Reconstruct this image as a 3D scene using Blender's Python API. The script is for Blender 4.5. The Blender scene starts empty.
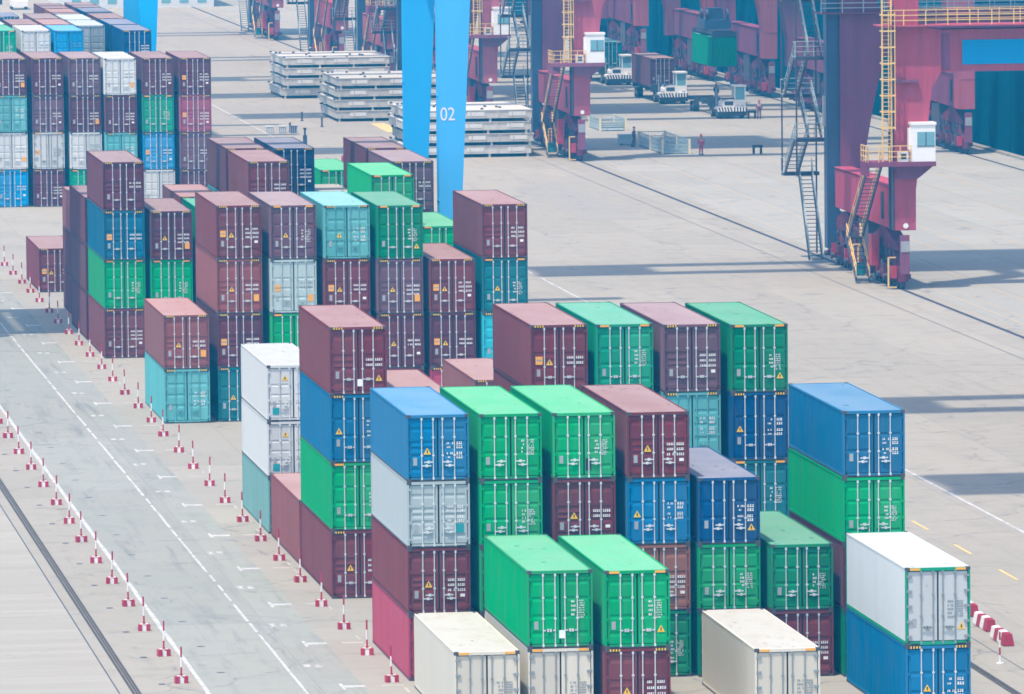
import bpy, math, random
from mathutils import Vector, Matrix
random.seed(7)
sc = bpy.context.scene
COL = sc.collection
R = math.radians

# ------------------------------------------------------------------ helpers
class MB:
    """collects quads and prisms, then links them as ONE mesh object"""
    def __init__(s): s.v = []; s.f = []; s.m = []
    def face(s, pts, m=0):
        b = len(s.v); s.v += [tuple(p) for p in pts]; s.f.append(tuple(range(b, b+len(pts)))); s.m.append(m)
    def box(s, x0, x1, y0, y1, z0, z1, m=0):
        b = len(s.v)
        s.v += [(x0,y0,z0),(x1,y0,z0),(x1,y1,z0),(x0,y1,z0),(x0,y0,z1),(x1,y0,z1),(x1,y1,z1),(x0,y1,z1)]
        for q in ((0,3,2,1),(4,5,6,7),(0,1,5,4),(1,2,6,5),(2,3,7,6),(3,0,4,7)):
            s.f.append(tuple(b+i for i in q)); s.m.append(m)
    def bar(s, p, q, w, h=None, m=0):
        """square bar between two points"""
        h = h or w
        p = Vector(p); q = Vector(q); d = (q-p).normalized()
        u = d.cross(Vector((0,0,1)))
        if u.length < 1e-4: u = Vector((1,0,0))
        u.normalize(); w2 = u.cross(d).normalized()
        a, c = u*w/2, w2*h/2
        b = len(s.v)
        for o in (p, q):
            for k in (-a-c, a-c, a+c, -a+c): s.v.append(tuple(o+k))
        for g in ((3,2,1,0),(4,5,6,7),(0,1,5,4),(1,2,6,5),(2,3,7,6),(3,0,4,7)):
            s.f.append(tuple(b+i for i in g)); s.m.append(m)
    def cyl(s, p, q, r, n=8, m=0, r2=None):
        p = Vector(p); q = Vector(q); d = (q-p).normalized(); r2 = r if r2 is None else r2
        u = d.cross(Vector((0,0,1)))
        if u.length < 1e-4: u = Vector((1,0,0))
        u.normalize(); w = d.cross(u)
        b = len(s.v)
        for o, rr in ((p, r), (q, r2)):
            for k in range(n):
                t = 2*math.pi*k/n
                s.v.append(tuple(o+u*rr*math.cos(t)+w*rr*math.sin(t)))
        for k in range(n):
            s.f.append((b+k, b+(k+1)%n, b+n+(k+1)%n, b+n+k)); s.m.append(m)
        s.f.append(tuple(b+n-1-k for k in range(n))); s.m.append(m)
        s.f.append(tuple(b+n+k for k in range(n))); s.m.append(m)
    def prism(s, poly, a, c, axis='y', m=0):
        """extrude a 2D outline: axis y -> (x,z) outline, axis x -> (y,z), axis z -> (x,y)"""
        def P(u, v, t):
            return (u, t, v) if axis == 'y' else ((t, u, v) if axis == 'x' else (u, v, t))
        b = len(s.v); n = len(poly)
        s.v += [P(u, v, a) for u, v in poly] + [P(u, v, c) for u, v in poly]
        s.f.append(tuple(b+i for i in range(n))); s.m.append(m)
        s.f.append(tuple(b+n+n-1-i for i in range(n))); s.m.append(m)
        for i in range(n):
            j = (i+1) % n
            s.f.append((b+i, b+n+i, b+n+j, b+j)); s.m.append(m)
    def mesh(s, name, mats=()):
        me = bpy.data.meshes.new(name)
        me.from_pydata(s.v, [], s.f)
        for mt in mats: me.materials.append(mt)
        me.polygons.foreach_set('material_index', s.m)
        import bmesh
        bm = bmesh.new(); bm.from_mesh(me); bmesh.ops.recalc_face_normals(bm, faces=bm.faces); bm.to_mesh(me); bm.free()
        me.update()
        return me

def link(name, me, parent=None, loc=(0,0,0), mats=None):
    o = bpy.data.objects.new(name, me)
    COL.objects.link(o)
    o.location = loc
    if parent is not None: o.parent = parent
    if mats:
        for i, mt in enumerate(mats):
            if mt is None or i >= len(o.material_slots): continue
            o.material_slots[i].link = 'OBJECT'; o.material_slots[i].material = mt
    return o
def build(mb, name, mats, parent=None, loc=(0,0,0)):
    if not isinstance(mats, (list, tuple)): mats = [mats]
    return link(name, mb.mesh(name, mats), parent, loc)
def tag(o, label=None, cat=None, group=None, kind=None):
    if label: o['label'] = label
    if cat: o['category'] = cat
    if group: o['group'] = group
    if kind: o['kind'] = kind
    return o
def empty(name, loc, label, cat, group=None, rz=0):
    o = bpy.data.objects.new(name, None); COL.objects.link(o)
    o.location = loc; o.rotation_euler = (0,0,rz); o.empty_display_size = .3
    return tag(o, label, cat, group)
def copy_tree(o, parent=None):
    c = o.copy(); COL.objects.link(c)
    if parent is not None: c.parent = parent
    for ch in list(o.children): copy_tree(ch, c)
    return c

# ------------------------------------------------------------------ materials
def new_mat(name):
    m = bpy.data.materials.new(name); m.use_nodes = True
    nt = m.node_tree; b = nt.nodes['Principled BSDF']
    return m, nt, b
def N(nt, typ, **kw):
    n = nt.nodes.new(typ)
    for k, v in kw.items():
        if k.startswith('i_'):
            key = k[2:]
            n.inputs[int(key) if key.isdigit() else key].default_value = v
        else: setattr(n, k, v)
    return n
def mixc(nt, fac, a, b, blend='MIX'):
    n = nt.nodes.new('ShaderNodeMix'); n.data_type = 'RGBA'; n.blend_type = blend
    for sock, val in ((n.inputs[0], fac), (n.inputs[6], a), (n.inputs[7], b)):
        if isinstance(val, bpy.types.NodeSocket): nt.links.new(val, sock)
        elif isinstance(val, (int, float)): sock.default_value = val
        else: sock.default_value = tuple(val)+((1,) if len(val) == 3 else ())
    return n.outputs[2]
def math_(nt, op, a, b=None, c=None):
    n = nt.nodes.new('ShaderNodeMath'); n.operation = op
    for i, v in enumerate((a, b, c)):
        if v is None: continue
        if isinstance(v, bpy.types.NodeSocket): nt.links.new(v, n.inputs[i])
        else: n.inputs[i].default_value = v
    return n.outputs[0]
def ramp(nt, src, lo, hi, a=0., b=1.):
    n = nt.nodes.new('ShaderNodeMapRange'); n.clamp = True
    nt.links.new(src, n.inputs[0])
    n.inputs[1].default_value = lo; n.inputs[2].default_value = hi
    n.inputs[3].default_value = a; n.inputs[4].default_value = b
    return n.outputs[0]
def coords(nt, scale=(1,1,1), rnd=True):
    tc = nt.nodes.new('ShaderNodeTexCoord')
    mp = nt.nodes.new('ShaderNodeMapping'); mp.inputs['Scale'].default_value = scale
    nt.links.new(tc.outputs['Object'], mp.inputs[0])
    if rnd:
        oi = nt.nodes.new('ShaderNodeObjectInfo')
        mu = math_(nt, 'MULTIPLY', oi.outputs['Random'], 97.)
        cb = nt.nodes.new('ShaderNodeCombineXYZ')
        for i in range(3): nt.links.new(mu, cb.inputs[i])
        nt.links.new(cb.outputs[0], mp.inputs['Location'])
    return mp.outputs[0]
def noise(nt, vec, scale, detail=4., rough=.55):
    n = nt.nodes.new('ShaderNodeTexNoise'); nt.links.new(vec, n.inputs['Vector'])
    n.inputs['Scale'].default_value = scale; n.inputs['Detail'].default_value = detail
    n.inputs['Roughness'].default_value = rough
    return n.outputs[0]

def paint(name, col, rough=.86, dirt=.25, rust=.12, chalk_sheen=.0, dirtcol=(.16,.13,.11), streak=True, spec=.0, ior=1.5, chalk_sheen_col=(.58,.52,.49), spots=False):
    """weathered paint: per-object tone, chalk with painted sky sheen, vertical dirt runs, rust specks"""
    m, nt, b = new_mat(name)
    oi = N(nt, 'ShaderNodeObjectInfo')
    hsv = N(nt, 'ShaderNodeHueSaturation'); hsv.inputs['Color'].default_value = tuple(col)+(1,)
    nt.links.new(ramp(nt, oi.outputs['Random'], 0, 1, .86, 1.12), hsv.inputs['Value'])
    sat = math_(nt, 'FRACT', math_(nt, 'MULTIPLY', oi.outputs['Random'], 7.31))
    nt.links.new(ramp(nt, sat, 0, 1, .9, 1.05), hsv.inputs['Saturation'])
    base = hsv.outputs[0]
    big = noise(nt, coords(nt, (.35,.18,.5)), 1.6, 3.)
    if chalk_sheen:
        base = mixc(nt, ramp(nt, big, .3, .75, chalk_sheen*.72, chalk_sheen), base, chalk_sheen_col)  # pale mix: real chalk plus, on roofs, sky reflection put into the colour
    else:
        base = mixc(nt, ramp(nt, big, .4, .75, 0, .012), base, (.55,.53,.52))
    if streak:
        bd = noise(nt, coords(nt, (.9,.55,.05)), 1.7, 5., .65)
        base = mixc(nt, ramp(nt, bd, .42, .70, 0, dirt*1.3), base, tuple(.55*c+.45*d*.5 for c, d in zip(col, dirtcol)))
        st = noise(nt, coords(nt, (3.2,3.2,.22)), 2.3, 4., .6)
        base = mixc(nt, ramp(nt, st, .50, .78, 0, dirt), base, dirtcol)
    else:
        st = noise(nt, coords(nt, (1.2,.5,1)), 1.3, 5., .65)
        base = mixc(nt, ramp(nt, st, .48, .78, 0, dirt), base, dirtcol)
    if rust:
        rs = noise(nt, coords(nt), 3.1, 6., .7)
        base = mixc(nt, ramp(nt, rs, .70-.10*rust, .78, 0, .75), base, (.17,.075,.04))
    if spots:
        sp_ = noise(nt, coords(nt, (1,.45,1)), 3.4, 3., .5)
        base = mixc(nt, ramp(nt, sp_, .66, .73, 0, .6), base, tuple(.3*c for c in col))
    nt.links.new(base, b.inputs['Base Color'])
    nt.links.new(ramp(nt, big, .3, .7, rough-.07, rough+.12), b.inputs['Roughness'])
    b.inputs['Specular IOR Level'].default_value = .5 if ior > 1.5 else spec; b.inputs['IOR'].default_value = ior
    return m
def plain(name, col, rough=.6, metal=0., var=.15, scale=2.):
    m, nt, b = new_mat(name)
    n = noise(nt, coords(nt), scale, 4.)
    dark = tuple(c*(1-var) for c in col); lite = tuple(min(1, c*(1+var)) for c in col)
    nt.links.new(mixc(nt, n, dark, lite), b.inputs['Base Color'])
    b.inputs['Roughness'].default_value = rough; b.inputs['Metallic'].default_value = metal
    return m

PAL = dict(
    maroon=(.165,.030,.038), wine=(.118,.026,.042), greymaroon=(.150,.070,.095), brown=(.235,.070,.066), dusty=(.23,.072,.072),
    red=(.42,.030,.085), pinkred=(.36,.07,.13), green=(.002,.345,.112), deepgreen=(.000,.215,.090), seagreen=(.002,.30,.155),
    greyteal=(.17,.33,.31), teal=(.12,.41,.42), darkteal=(.003,.155,.185), cyan=(.03,.46,.56), paleteal=(.40,.51,.51),
    blue=(.000,.145,.31), brightblue=(.000,.165,.36), navy=(.002,.065,.19), skyblue=(.0,.27,.58), darknavy=(.012,.035,.10),
    grey=(.30,.40,.45), palegrey=(.36,.42,.43), white=(.57,.60,.60), cream=(.60,.565,.475), rust=(.30,.125,.085), petrol=(.004,.13,.24))
def worn(name, col, under):
    m, nt, b = new_mat(name)
    n = noise(nt, coords(nt, (1,1,1)), 1.4, 6., .7)
    nt.links.new(mixc(nt, ramp(nt, n, .44, .60, .15, .9), col, under), b.inputs['Base Color']); b.inputs['Roughness'].default_value = .8
    return m
BODY = {k: paint('paint_'+k, c, rust=.16 if k not in ('white','cream') else .30, dirt=.25 if k not in ('white','cream','palegrey','grey') else .08) for k, c in PAL.items()}
FADED_SHEEN = ('navy','petrol','maroon','wine','greymaroon','brown','dusty','red','pinkred','rust','darknavy')  # roofs in these colours get more painted sheen and haze besides dust
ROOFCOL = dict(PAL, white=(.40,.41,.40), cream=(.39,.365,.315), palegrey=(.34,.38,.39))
ROOF = {k: paint('roof_'+k, c, rough=.17, chalk_sheen=.42 if k in FADED_SHEEN else .26, chalk_sheen_col=(.58,.52,.49) if k in FADED_SHEEN else (.56,.60,.60), ior=1.46, dirt=.20 if k not in ('white','cream') else .45, rust=.22 if k not in ('white','cream') else .75, dirtcol=(.24,.21,.19) if k not in ('white','cream') else (.36,.30,.22), streak=False, spots=True) for k, c in ROOFCOL.items()}  # pale roof mix paints the reflected sky into the colour, over dust
SIDE = {k: paint('side_'+k, PAL[k], rust=.08, dirt=.22, chalk_sheen=.08) for k in ('maroon','wine','greymaroon','brown','dusty','red','pinkred','rust','darknavy')}
M = dict(
    sill=plain('shaded_sill', (.050,.050,.055), .75, var=.4), cast=plain('casting_steel', (.055,.055,.06), .65), gasket=plain('door_gasket', (.022,.024,.03), .8),  # sill: shade between stacked boxes painted as dark grey
    rod=plain('galvanised_rod', (.62,.66,.68), .4, .15), darkrod=plain('grey_rod', (.26,.30,.32), .45, .3),
    white=plain('white_lettering', (.80,.82,.82), .6, var=.08), darkletter=plain('grey_lettering', (.25,.29,.31), .6),
    yellow=plain('yellow_sticker', (.80,.50,.02), .5, var=.08), orange=plain('orange_sticker', (.82,.38,.03), .5, var=.08),
    plate=plain('data_plate', (.36,.38,.40), .45, .3), black=plain('black_mark', (.015,.015,.018), .6),
    pole_red=plain('pole_red', (.40,.012,.045), .45), pole_white=plain('pole_white', (.80,.80,.80), .5, var=.06),
    road_white=worn('worn_white_paint', (.56,.56,.55), (.33,.33,.32)), road_yellow=plain('worn_yellow_paint', (.62,.46,.18), .7, var=.2, scale=.9),
    apron_yellow=plain('faded_yellow_paint', (.39,.32,.23), .8, var=.15, scale=.3), road_warm=worn('faded_warm_paint', (.45,.41,.36), (.33,.305,.265)),
    rail=plain('rail_steel', (.060,.052,.048), .9, .0, var=.3, scale=.6), slot=plain('rail_slot', (.045,.055,.085), .8),
    tyre=plain('tyre_rubber', (.02,.022,.025), .8), glass=plain('tinted_glass', (.16,.36,.42), .15),
    trucksteel=plain('chassis_steel', (.035,.045,.06), .6), crane_dark=plain('crane_dark_steel', (.055,.05,.08), .6),
)
M['crane'] = paint('crane_red_paint', (.40,.080,.120), rough=.5, dirt=.42, rust=.06, dirtcol=(.14,.06,.08))
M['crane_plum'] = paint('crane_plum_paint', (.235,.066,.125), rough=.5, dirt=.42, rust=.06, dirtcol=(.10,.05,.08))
M['bogie'] = paint('bogie_paint', (.20,.042,.085), rough=.55, dirt=.75, rust=.35, dirtcol=(.05,.035,.05))
M['crane_yellow'] = plain('handrail_yellow', (.78,.52,.17), .5)
M['crane_white'] = plain('cabin_white', (.82,.83,.82), .4, var=.05)
M['crane_blue'] = paint('gantry_blue_paint', (.055,.45,.86), rough=.38, dirt=.10, rust=.03, dirtcol=(.05,.22,.45))
M['sign_blue'] = plain('sign_blue', (.0,.29,.60), .95, var=.10)
M['service'] = plain('service_duct_blue', (.030,.060,.13), .5)
M['hull'] = paint('hull_teal_paint', (.001,.080,.130), rough=.5, dirt=.30, rust=.05, dirtcol=(.02,.13,.15))
M['hatch'] = paint('hatch_cover_paint', (.54,.53,.485), rough=.6, dirt=.32, rust=.12, dirtcol=(.30,.29,.28))
M['hatch_under'] = plain('hatch_underside', (.08,.10,.12), .7)
M['truck_white'] = plain('truck_white', (.80,.81,.80), .35, var=.05)
M['cage'] = plain('cage_steel', (.34,.44,.46), .55)
M['cageposts'] = plain('cage_post_yellow', (.78,.70,.45), .5)
M['skin'] = plain('skin', (.35,.20,.14), .6)
M['coverall_red'] = plain('coverall_red', (.48,.03,.09), .8); M['coverall_plum'] = plain('coverall_dull', (.16,.06,.10), .8); M['coverall_dark'] = plain('coverall_dark', (.03,.05,.10), .8)
M['helmet'] = plain('helmet', (.55,.06,.10), .4); M['vest'] = plain('hi_vis_vest', (.70,.55,.45), .7)
M['shed'] = plain('shed_cladding', (.62,.66,.68), .6, var=.06)
M['tealbox'] = plain('teal_cabinet', (.01,.28,.30), .5)

def ground_mat(name, col, warm, slab=(6.,5.2), joint=.02, stain=.25, jointcol=(.11,.105,.105), grain=(1,1), tracks=0.):
    m, nt, b = new_mat(name)
    tc = N(nt, 'ShaderNodeTexCoord'); sep = N(nt, 'ShaderNodeSeparateXYZ'); nt.links.new(tc.outputs['Object'], sep.inputs[0])
    X, Y = sep.outputs[0], sep.outputs[1]
    v = coords(nt, (1,1,1), False)
    n1 = noise(nt, v, .06, 5., .6); n2 = noise(nt, coords(nt, (grain[0], grain[1], 1), False), .55, 6., .65); n3 = noise(nt, v, 5., 3., .6)
    base = mixc(nt, ramp(nt, n1, .35, .65), col, warm)
    fx = math_(nt, 'DIVIDE', X, slab[0]); fy = math_(nt, 'DIVIDE', Y, slab[1])
    wn = N(nt, 'ShaderNodeTexWhiteNoise', noise_dimensions='2D'); cb = N(nt, 'ShaderNodeCombineXYZ')
    nt.links.new(math_(nt, 'FLOOR', fx), cb.inputs[0]); nt.links.new(math_(nt, 'FLOOR', fy), cb.inputs[1]); nt.links.new(cb.outputs[0], wn.inputs['Vector'])
    tone = ramp(nt, wn.outputs['Value'], 0, 1, .94, 1.05)
    hsv = N(nt, 'ShaderNodeHueSaturation'); nt.links.new(base, hsv.inputs['Color']); nt.links.new(tone, hsv.inputs['Value'])
    base = mixc(nt, ramp(nt, n2, .50, .76, 0, stain), hsv.outputs[0], tuple(c*.55 for c in col))
    base = mixc(nt, ramp(nt, n3, .56, .75, 0, .18), base, tuple(c*.7 for c in col))
    if tracks:
        tv = noise(nt, coords(nt, (1.0,.05,1), False), 1.5, 6., .7)
        tm = math_(nt, 'MULTIPLY', ramp(nt, tv, .52, .68, 0, tracks), ramp(nt, n1, .35, .6))
        base = mixc(nt, tm, base, (.10,.11,.12))
    wob = N(nt, 'ShaderNodeVectorMath', operation='MULTIPLY_ADD'); nzc = N(nt, 'ShaderNodeTexNoise'); nzc.inputs['Scale'].default_value = .5; nzc.inputs['Detail'].default_value = 4
    nt.links.new(v, nzc.inputs['Vector']); nt.links.new(nzc.outputs['Color'], wob.inputs[0]); wob.inputs[1].default_value = (2.4,2.4,0); nt.links.new(v, wob.inputs[2])
    vo = N(nt, 'ShaderNodeTexVoronoi', feature='DISTANCE_TO_EDGE'); vo.inputs['Scale'].default_value = .11; nt.links.new(wob.outputs[0], vo.inputs['Vector'])
    ck = math_(nt, 'MULTIPLY', ramp(nt, vo.outputs['Distance'], .003, .011, .55, 0), ramp(nt, n2, .42, .58))
    base = mixc(nt, ck, base, jointcol)
    oil = noise(nt, coords(nt, (1,.6,1), False), .9, 3., .5)
    base = mixc(nt, ramp(nt, oil, .66, .74, 0, .32), base, tuple(c*.42 for c in col))
    # joints
    jx = math_(nt, 'LESS_THAN', math_(nt, 'FRACT', fx), joint/slab[0]*2); jy = math_(nt, 'LESS_THAN', math_(nt, 'FRACT', fy), joint/slab[1]*2.6)
    j = math_(nt, 'MULTIPLY', math_(nt, 'MAXIMUM', jx, jy), .40)
    base = mixc(nt, j, base, jointcol)
    nt.links.new(base, b.inputs['Base Color'])
    b.inputs['Roughness'].default_value = .85; b.inputs['Specular IOR Level'].default_value = .3
    bp = N(nt, 'ShaderNodeBump'); bp.inputs['Strength'].default_value = .15; nt.links.new(n3, bp.inputs['Height']); nt.links.new(bp.outputs[0], b.inputs['Normal'])
    return m
M['yard'] = ground_mat('yard_concrete', (.308,.286,.240), (.326,.300,.250), (6.7,13.4), stain=.40, tracks=.22)
M['lane'] = ground_mat('lane_asphalt', (.270,.280,.248), (.290,.290,.252), (30.,27.), stain=.32, tracks=.62, jointcol=(.14,.15,.16))
M['bay'] = ground_mat('bay_concrete', (.318,.297,.250), (.304,.284,.240), (9.,6.7), stain=.22)
M['edgewalk'] = ground_mat('pale_paving', (.340,.318,.272), (.320,.300,.255), (40.,1.15), joint=.03, stain=.22, jointcol=(.24,.23,.22), grain=(.3,3.))
M['apron'] = ground_mat('apron_concrete', (.330,.322,.285), (.318,.310,.272), (5.3,9.), stain=.20, joint=.035, tracks=.12)
M['patch'] = ground_mat('asphalt_patch', (.288,.272,.240), (.295,.278,.243), (30.,30.), stain=.2)

# ------------------------------------------------------------------ ground, rails, markings
def sheet(name, x0, x1, y0, y1, z, mat):
    mb = MB(); mb.face([(x0,y0,z),(x1,y0,z),(x1,y1,z),(x0,y1,z)])
    return tag(build(mb, name, mat), kind='structure')
g = MB(); g.box(-500,126,-120,1500,-3.6,0); tag(build(g, 'ground', M['yard']), kind='structure')
sheet('pale_paving', -480, 22.25, -110, 1400, .004, M['edgewalk'])
sheet('truck_lane', 25.7, 31.75, -110, 1300, .004, M['lane'])
sheet('container_bay_pavement', 31.75, 54.6, -110, 960, .004, M['bay'])
sheet('quay_apron', 90.2, 125.4, -110, 1400, .004, M['apron'])
pm = MB(); pm.face([(78.6,536,.008),(83.3,536,.008),(83.3,582,.008),(78.6,576,.008)]); tag(build(pm, 'asphalt_patch', M['patch']), kind='structure')
wm, wnt, wb = new_mat('sea_water'); wb.inputs['Base Color'].default_value = (.02,.07,.09,1); wb.inputs['Roughness'].default_value = .12
wbp = N(wnt, 'ShaderNodeBump'); wbp.inputs['Strength'].default_value = .4
wnt.links.new(noise(wnt, coords(wnt, (1,1,1), False), .8, 5.), wbp.inputs['Height']); wnt.links.new(wbp.outputs[0], wb.inputs['Normal'])
sheet('water', 126, 480, -120, 1500, -3.0, wm)
q = MB(); q.box(125.4,126.05,-110,1400,-3.5,.18); tag(build(q, 'quay_kerb', M['patch']), kind='structure')

def strip(mb, x, y0, y1, w, z=.010, seg=None, gap=0, m=0):
    if not seg: mb.face([(x-w/2,y0,z),(x+w/2,y0,z),(x+w/2,y1,z),(x-w/2,y1,z)], m); return
    y = y0
    while y < y1:
        e = min(y1, y+seg); mb.face([(x-w/2,y,z),(x+w/2,y,z),(x+w/2,e,z),(x-w/2,e,z)], m); y = e+gap
mk = MB()
y = 150.
while y < 960:                                              # long lines, chipped here and there
    for x, w in ((25.65,.19),(29.39,.125),(67.53,.19)):
        if x > 60 and 479 < y < 483.5: continue
        l = 3.6
        dx = random.uniform(-.015,.015)
        ww = w*random.uniform(.8,1.05)
        if 27 < x < 30 and random.random() < .38: l = random.uniform(2.2,3.3)
        mk.face([(x+dx-ww/2,y,.010),(x+dx+ww/2,y,.010),(x+dx+ww/2,y+l-.02,.010),(x+dx-ww/2,y+l-.02,.010)])
    y += 3.6
def glyph(mb, cx, cy, seed, s=.34, z=.010):
    """worn row number, strokes of about the size of the painted digits"""
    rr = random.Random(seed)
    for k in range(2):
        ox = cx-.20+.42*k
        mb.face([(ox-.05,cy-s,z),(ox+.05,cy-s,z),(ox+.05,cy+s,z),(ox-.05,cy+s,z)])
        for t in rr.sample([-s,0,s],2):
            mb.face([(ox-.14,cy+t-.14,z+.001),(ox+.14,cy+t-.14,z+.001),(ox+.14,cy+t+.14,z+.001),(ox-.14,cy+t+.14,z+.001)])
for k in range(-2, 24):
    yb = 276.3+13.4*k
    mk.face([(30.86,yb-.9,.010),(30.98,yb-.9,.010),(30.98,yb+.9,.010),(30.86,yb+.9,.010)])
    mk.face([(30.985,yb-.28,.010),(31.80,yb-.28,.010),(31.80,yb+.30,.010),(30.985,yb+.30,.010)])
    glyph(mk, 30.46, yb-7.0+13.4, k)
tag(build(mk, 'white_markings', M['road_white']), kind='structure')
mw = MB()
for k in range(-2, 24):
    yb = 276.3+13.4*k
    mw.face([(32.42,yb-.22,.010),(33.30,yb-.22,.010),(33.30,yb+.22,.010),(32.42,yb+.22,.010)])
    mw.face([(33.20,yb-2.2,.011),(33.32,yb-2.2,.011),(33.32,yb-.7,.011),(33.20,yb-.7,.011)])
    mw.face([(33.20,yb+.9,.011),(33.32,yb+.9,.011),(33.32,yb+2.2,.011),(33.20,yb+2.2,.011)])
tag(build(mw, 'bay_markings', M['road_warm']), kind='structure')
my = MB()
for k in range(-6, 4): strip(my, 63.46, 305+10.0*k, 305+10.0*k+3.9, .16)
my.face([(78.5,659,.010),(80.4,659,.010),(80.0,674,.010),(78.7,674,.010)])
tag(build(my, 'yellow_dashes', M['road_yellow']), kind='structure')
ma = MB()
for x, w in ((91.1,.16),(92.3,.10),(94.9,.16),(98.4,.14),(101.6,.16),(104.9,.14),(108.3,.16),(111.5,.14),(114.9,.16),(118.2,.14)): strip(ma, x, 60, 1200, w)
tag(build(ma, 'apron_lines', M['apron_yellow']), kind='structure')
md = MB()
for k in range(40):                                        # dark road studs beside the lane lines
    yk = 281.5+8.3*k
    md.face([(26.55,yk-.12,.009),(26.85,yk-.12,.009),(26.85,yk+.12,.009),(26.55,yk+.12,.009)])
    md.face([(24.0,yk-3.1,.009),(24.25,yk-3.1,.009),(24.25,yk-2.8,.009),(24.0,yk-2.8,.009)])
strip(md, 22.28, 100, 1200, .05, .009); strip(md, 86.05, 100, 1200, .05, .009); strip(md, 57.6, 100, 960, .03, .009)
tag(build(md, 'joint_lines', M['slot']), kind='structure')
mr = MB()
for x in (22.94, 55.9): strip(mr, x-.12, 60, 1200, .11, .012, m=0); strip(mr, x+.12, 60, 1200, .11, .012, m=0); mr.box(x-.035,x+.035,60,1200,-.05,.03,0)
for x in (89.1, 122.6): strip(mr, x, 60, 1200, .34, .012, m=1); mr.box(x-.04,x+.04,60,1200,-.05,.035,0)
tag(build(mr, 'crane_rails', [M['rail'], M['slot']]), kind='structure')

# ------------------------------------------------------------------ containers
W, L, S_, H_ = 2.438, 12.192, 2.591, 2.896
w2 = W/2
def wall_mesh(h, flat):
    mb = MB(); pitch, dep = (.278,.036) if not flat else (.61,.010)
    for s in (-1, 1):
        ys = []; yy = .17
        while yy+pitch < L-.16: ys += [(yy,0),(yy+pitch*.26,0),(yy+pitch*.5,1),(yy+pitch*.76,1)]; yy += pitch
        ys.append((L-.16,0))
        pts = [(s*(w2-.012-dep*d), t) for t, d in ys]
        for (xa,ya),(xb,yb) in zip(pts, pts[1:]):
            mb.face([(xa,ya,.15),(xb,yb,.15),(xb,yb,h-.07),(xa,ya,h-.07)])
    xs = []; xx = -w2+.1
    while xx+.27 < w2-.08: xs += [(xx,0),(xx+.07,0),(xx+.135,1),(xx+.205,1)]; xx += .27
    xs.append((w2-.1,0))
    pts = [(t, L-.012-.04*d) for t, d in xs]
    for (xa,ya),(xb,yb) in zip(pts, pts[1:]):
        mb.face([(xa,ya,.15),(xb,yb,.15),(xb,yb,h-.1),(xa,ya,h-.1)])
    mb.face([(-w2+.03,.1,.12),(w2-.03,.1,.12),(w2-.03,L-.05,.12),(-w2+.03,L-.05,.12)])
    return mb.mesh('side_walls', [M['cast']])
def roof_mesh(h):
    mb = MB(); p = .42; y = .14; prev = None; pts = [(.12,h-.022)]
    while y+p < L-.12: pts += [(y,h-.022),(y+.2,h-.022),(y+.24,h-.034),(y+.38,h-.034)]; y += p
    pts.append((L-.12,h-.022))
    for (ya,za),(yb,zb) in zip(pts, pts[1:]):
        if yb-ya < 1e-4: continue
        mb.face([(-w2+.05,ya,za),(w2-.05,ya,za),(w2-.05,yb,zb),(-w2+.05,yb,zb)])
    return mb.mesh('roof', [M['cast']])
def frame_mesh(h):
    mb = MB(); e = .004
    for s in (-1,1):
        xo, xi = s*(w2-e), s*(w2-.075)
        for y0, y1 in ((e,.15),(L-.15,L-e)): mb.box(min(xo,xi),max(xo,xi),y0,y1,.118,h-.118)
        xi = s*(w2-.06)
        mb.box(min(xo,xi),max(xo,xi),.178,L-.178,h-.075,h-.008,4)
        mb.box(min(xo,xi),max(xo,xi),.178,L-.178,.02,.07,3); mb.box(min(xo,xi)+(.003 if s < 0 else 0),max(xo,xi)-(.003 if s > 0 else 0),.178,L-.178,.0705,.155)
    for y0, y1 in ((e+.004,.13),(L-.13,L-e-.004)):
        mb.box(-w2+.162,w2-.162,y0,y1,h-.125,h-.010)
        mb.box(-w2+.162,w2-.162,y0,y1,.02,.075,3); mb.box(-w2+.162,w2-.162,y0+.004,y1-.004,.0755,.145)  # dark lower strips of rails and sills paint the shade between tiers
    for s in (-1,1):
        for y0, y1 in ((0,.178),(L-.178,L)):
            for z0, z1 in ((0,.118),(h-.118,h)):
                a, b = s*w2, s*(w2-.162)
                mb.box(min(a,b),max(a,b),y0,y1,z0,z1,1)
        a, b = s*(w2-.19), s*(w2-.52)
        mb.box(min(a,b),max(a,b),.001,.02,.0,.085,2)
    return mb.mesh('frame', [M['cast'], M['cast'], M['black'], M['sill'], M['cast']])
GROOVES = {   # (centre from the top, height) of each door corrugation, as fractions of the door height
    'R': [(.115,.055),(.445,.055),(.545,.05),(.64,.05),(.88,.055)],
    'G': [(.12,.035),(.355,.035),(.605,.035),(.85,.04)],
    'B': [(.355,.04),(.625,.04)],
    'A': [(.19,.04),(.42,.04),(.52,.04),(.64,.04),(.87,.04)],
    'T': [(.265,.04),(.485,.04),(.705,.04)],
    'N': [(.34,.03),(.54,.03),(.73,.03)],
    'P': []}
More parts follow.
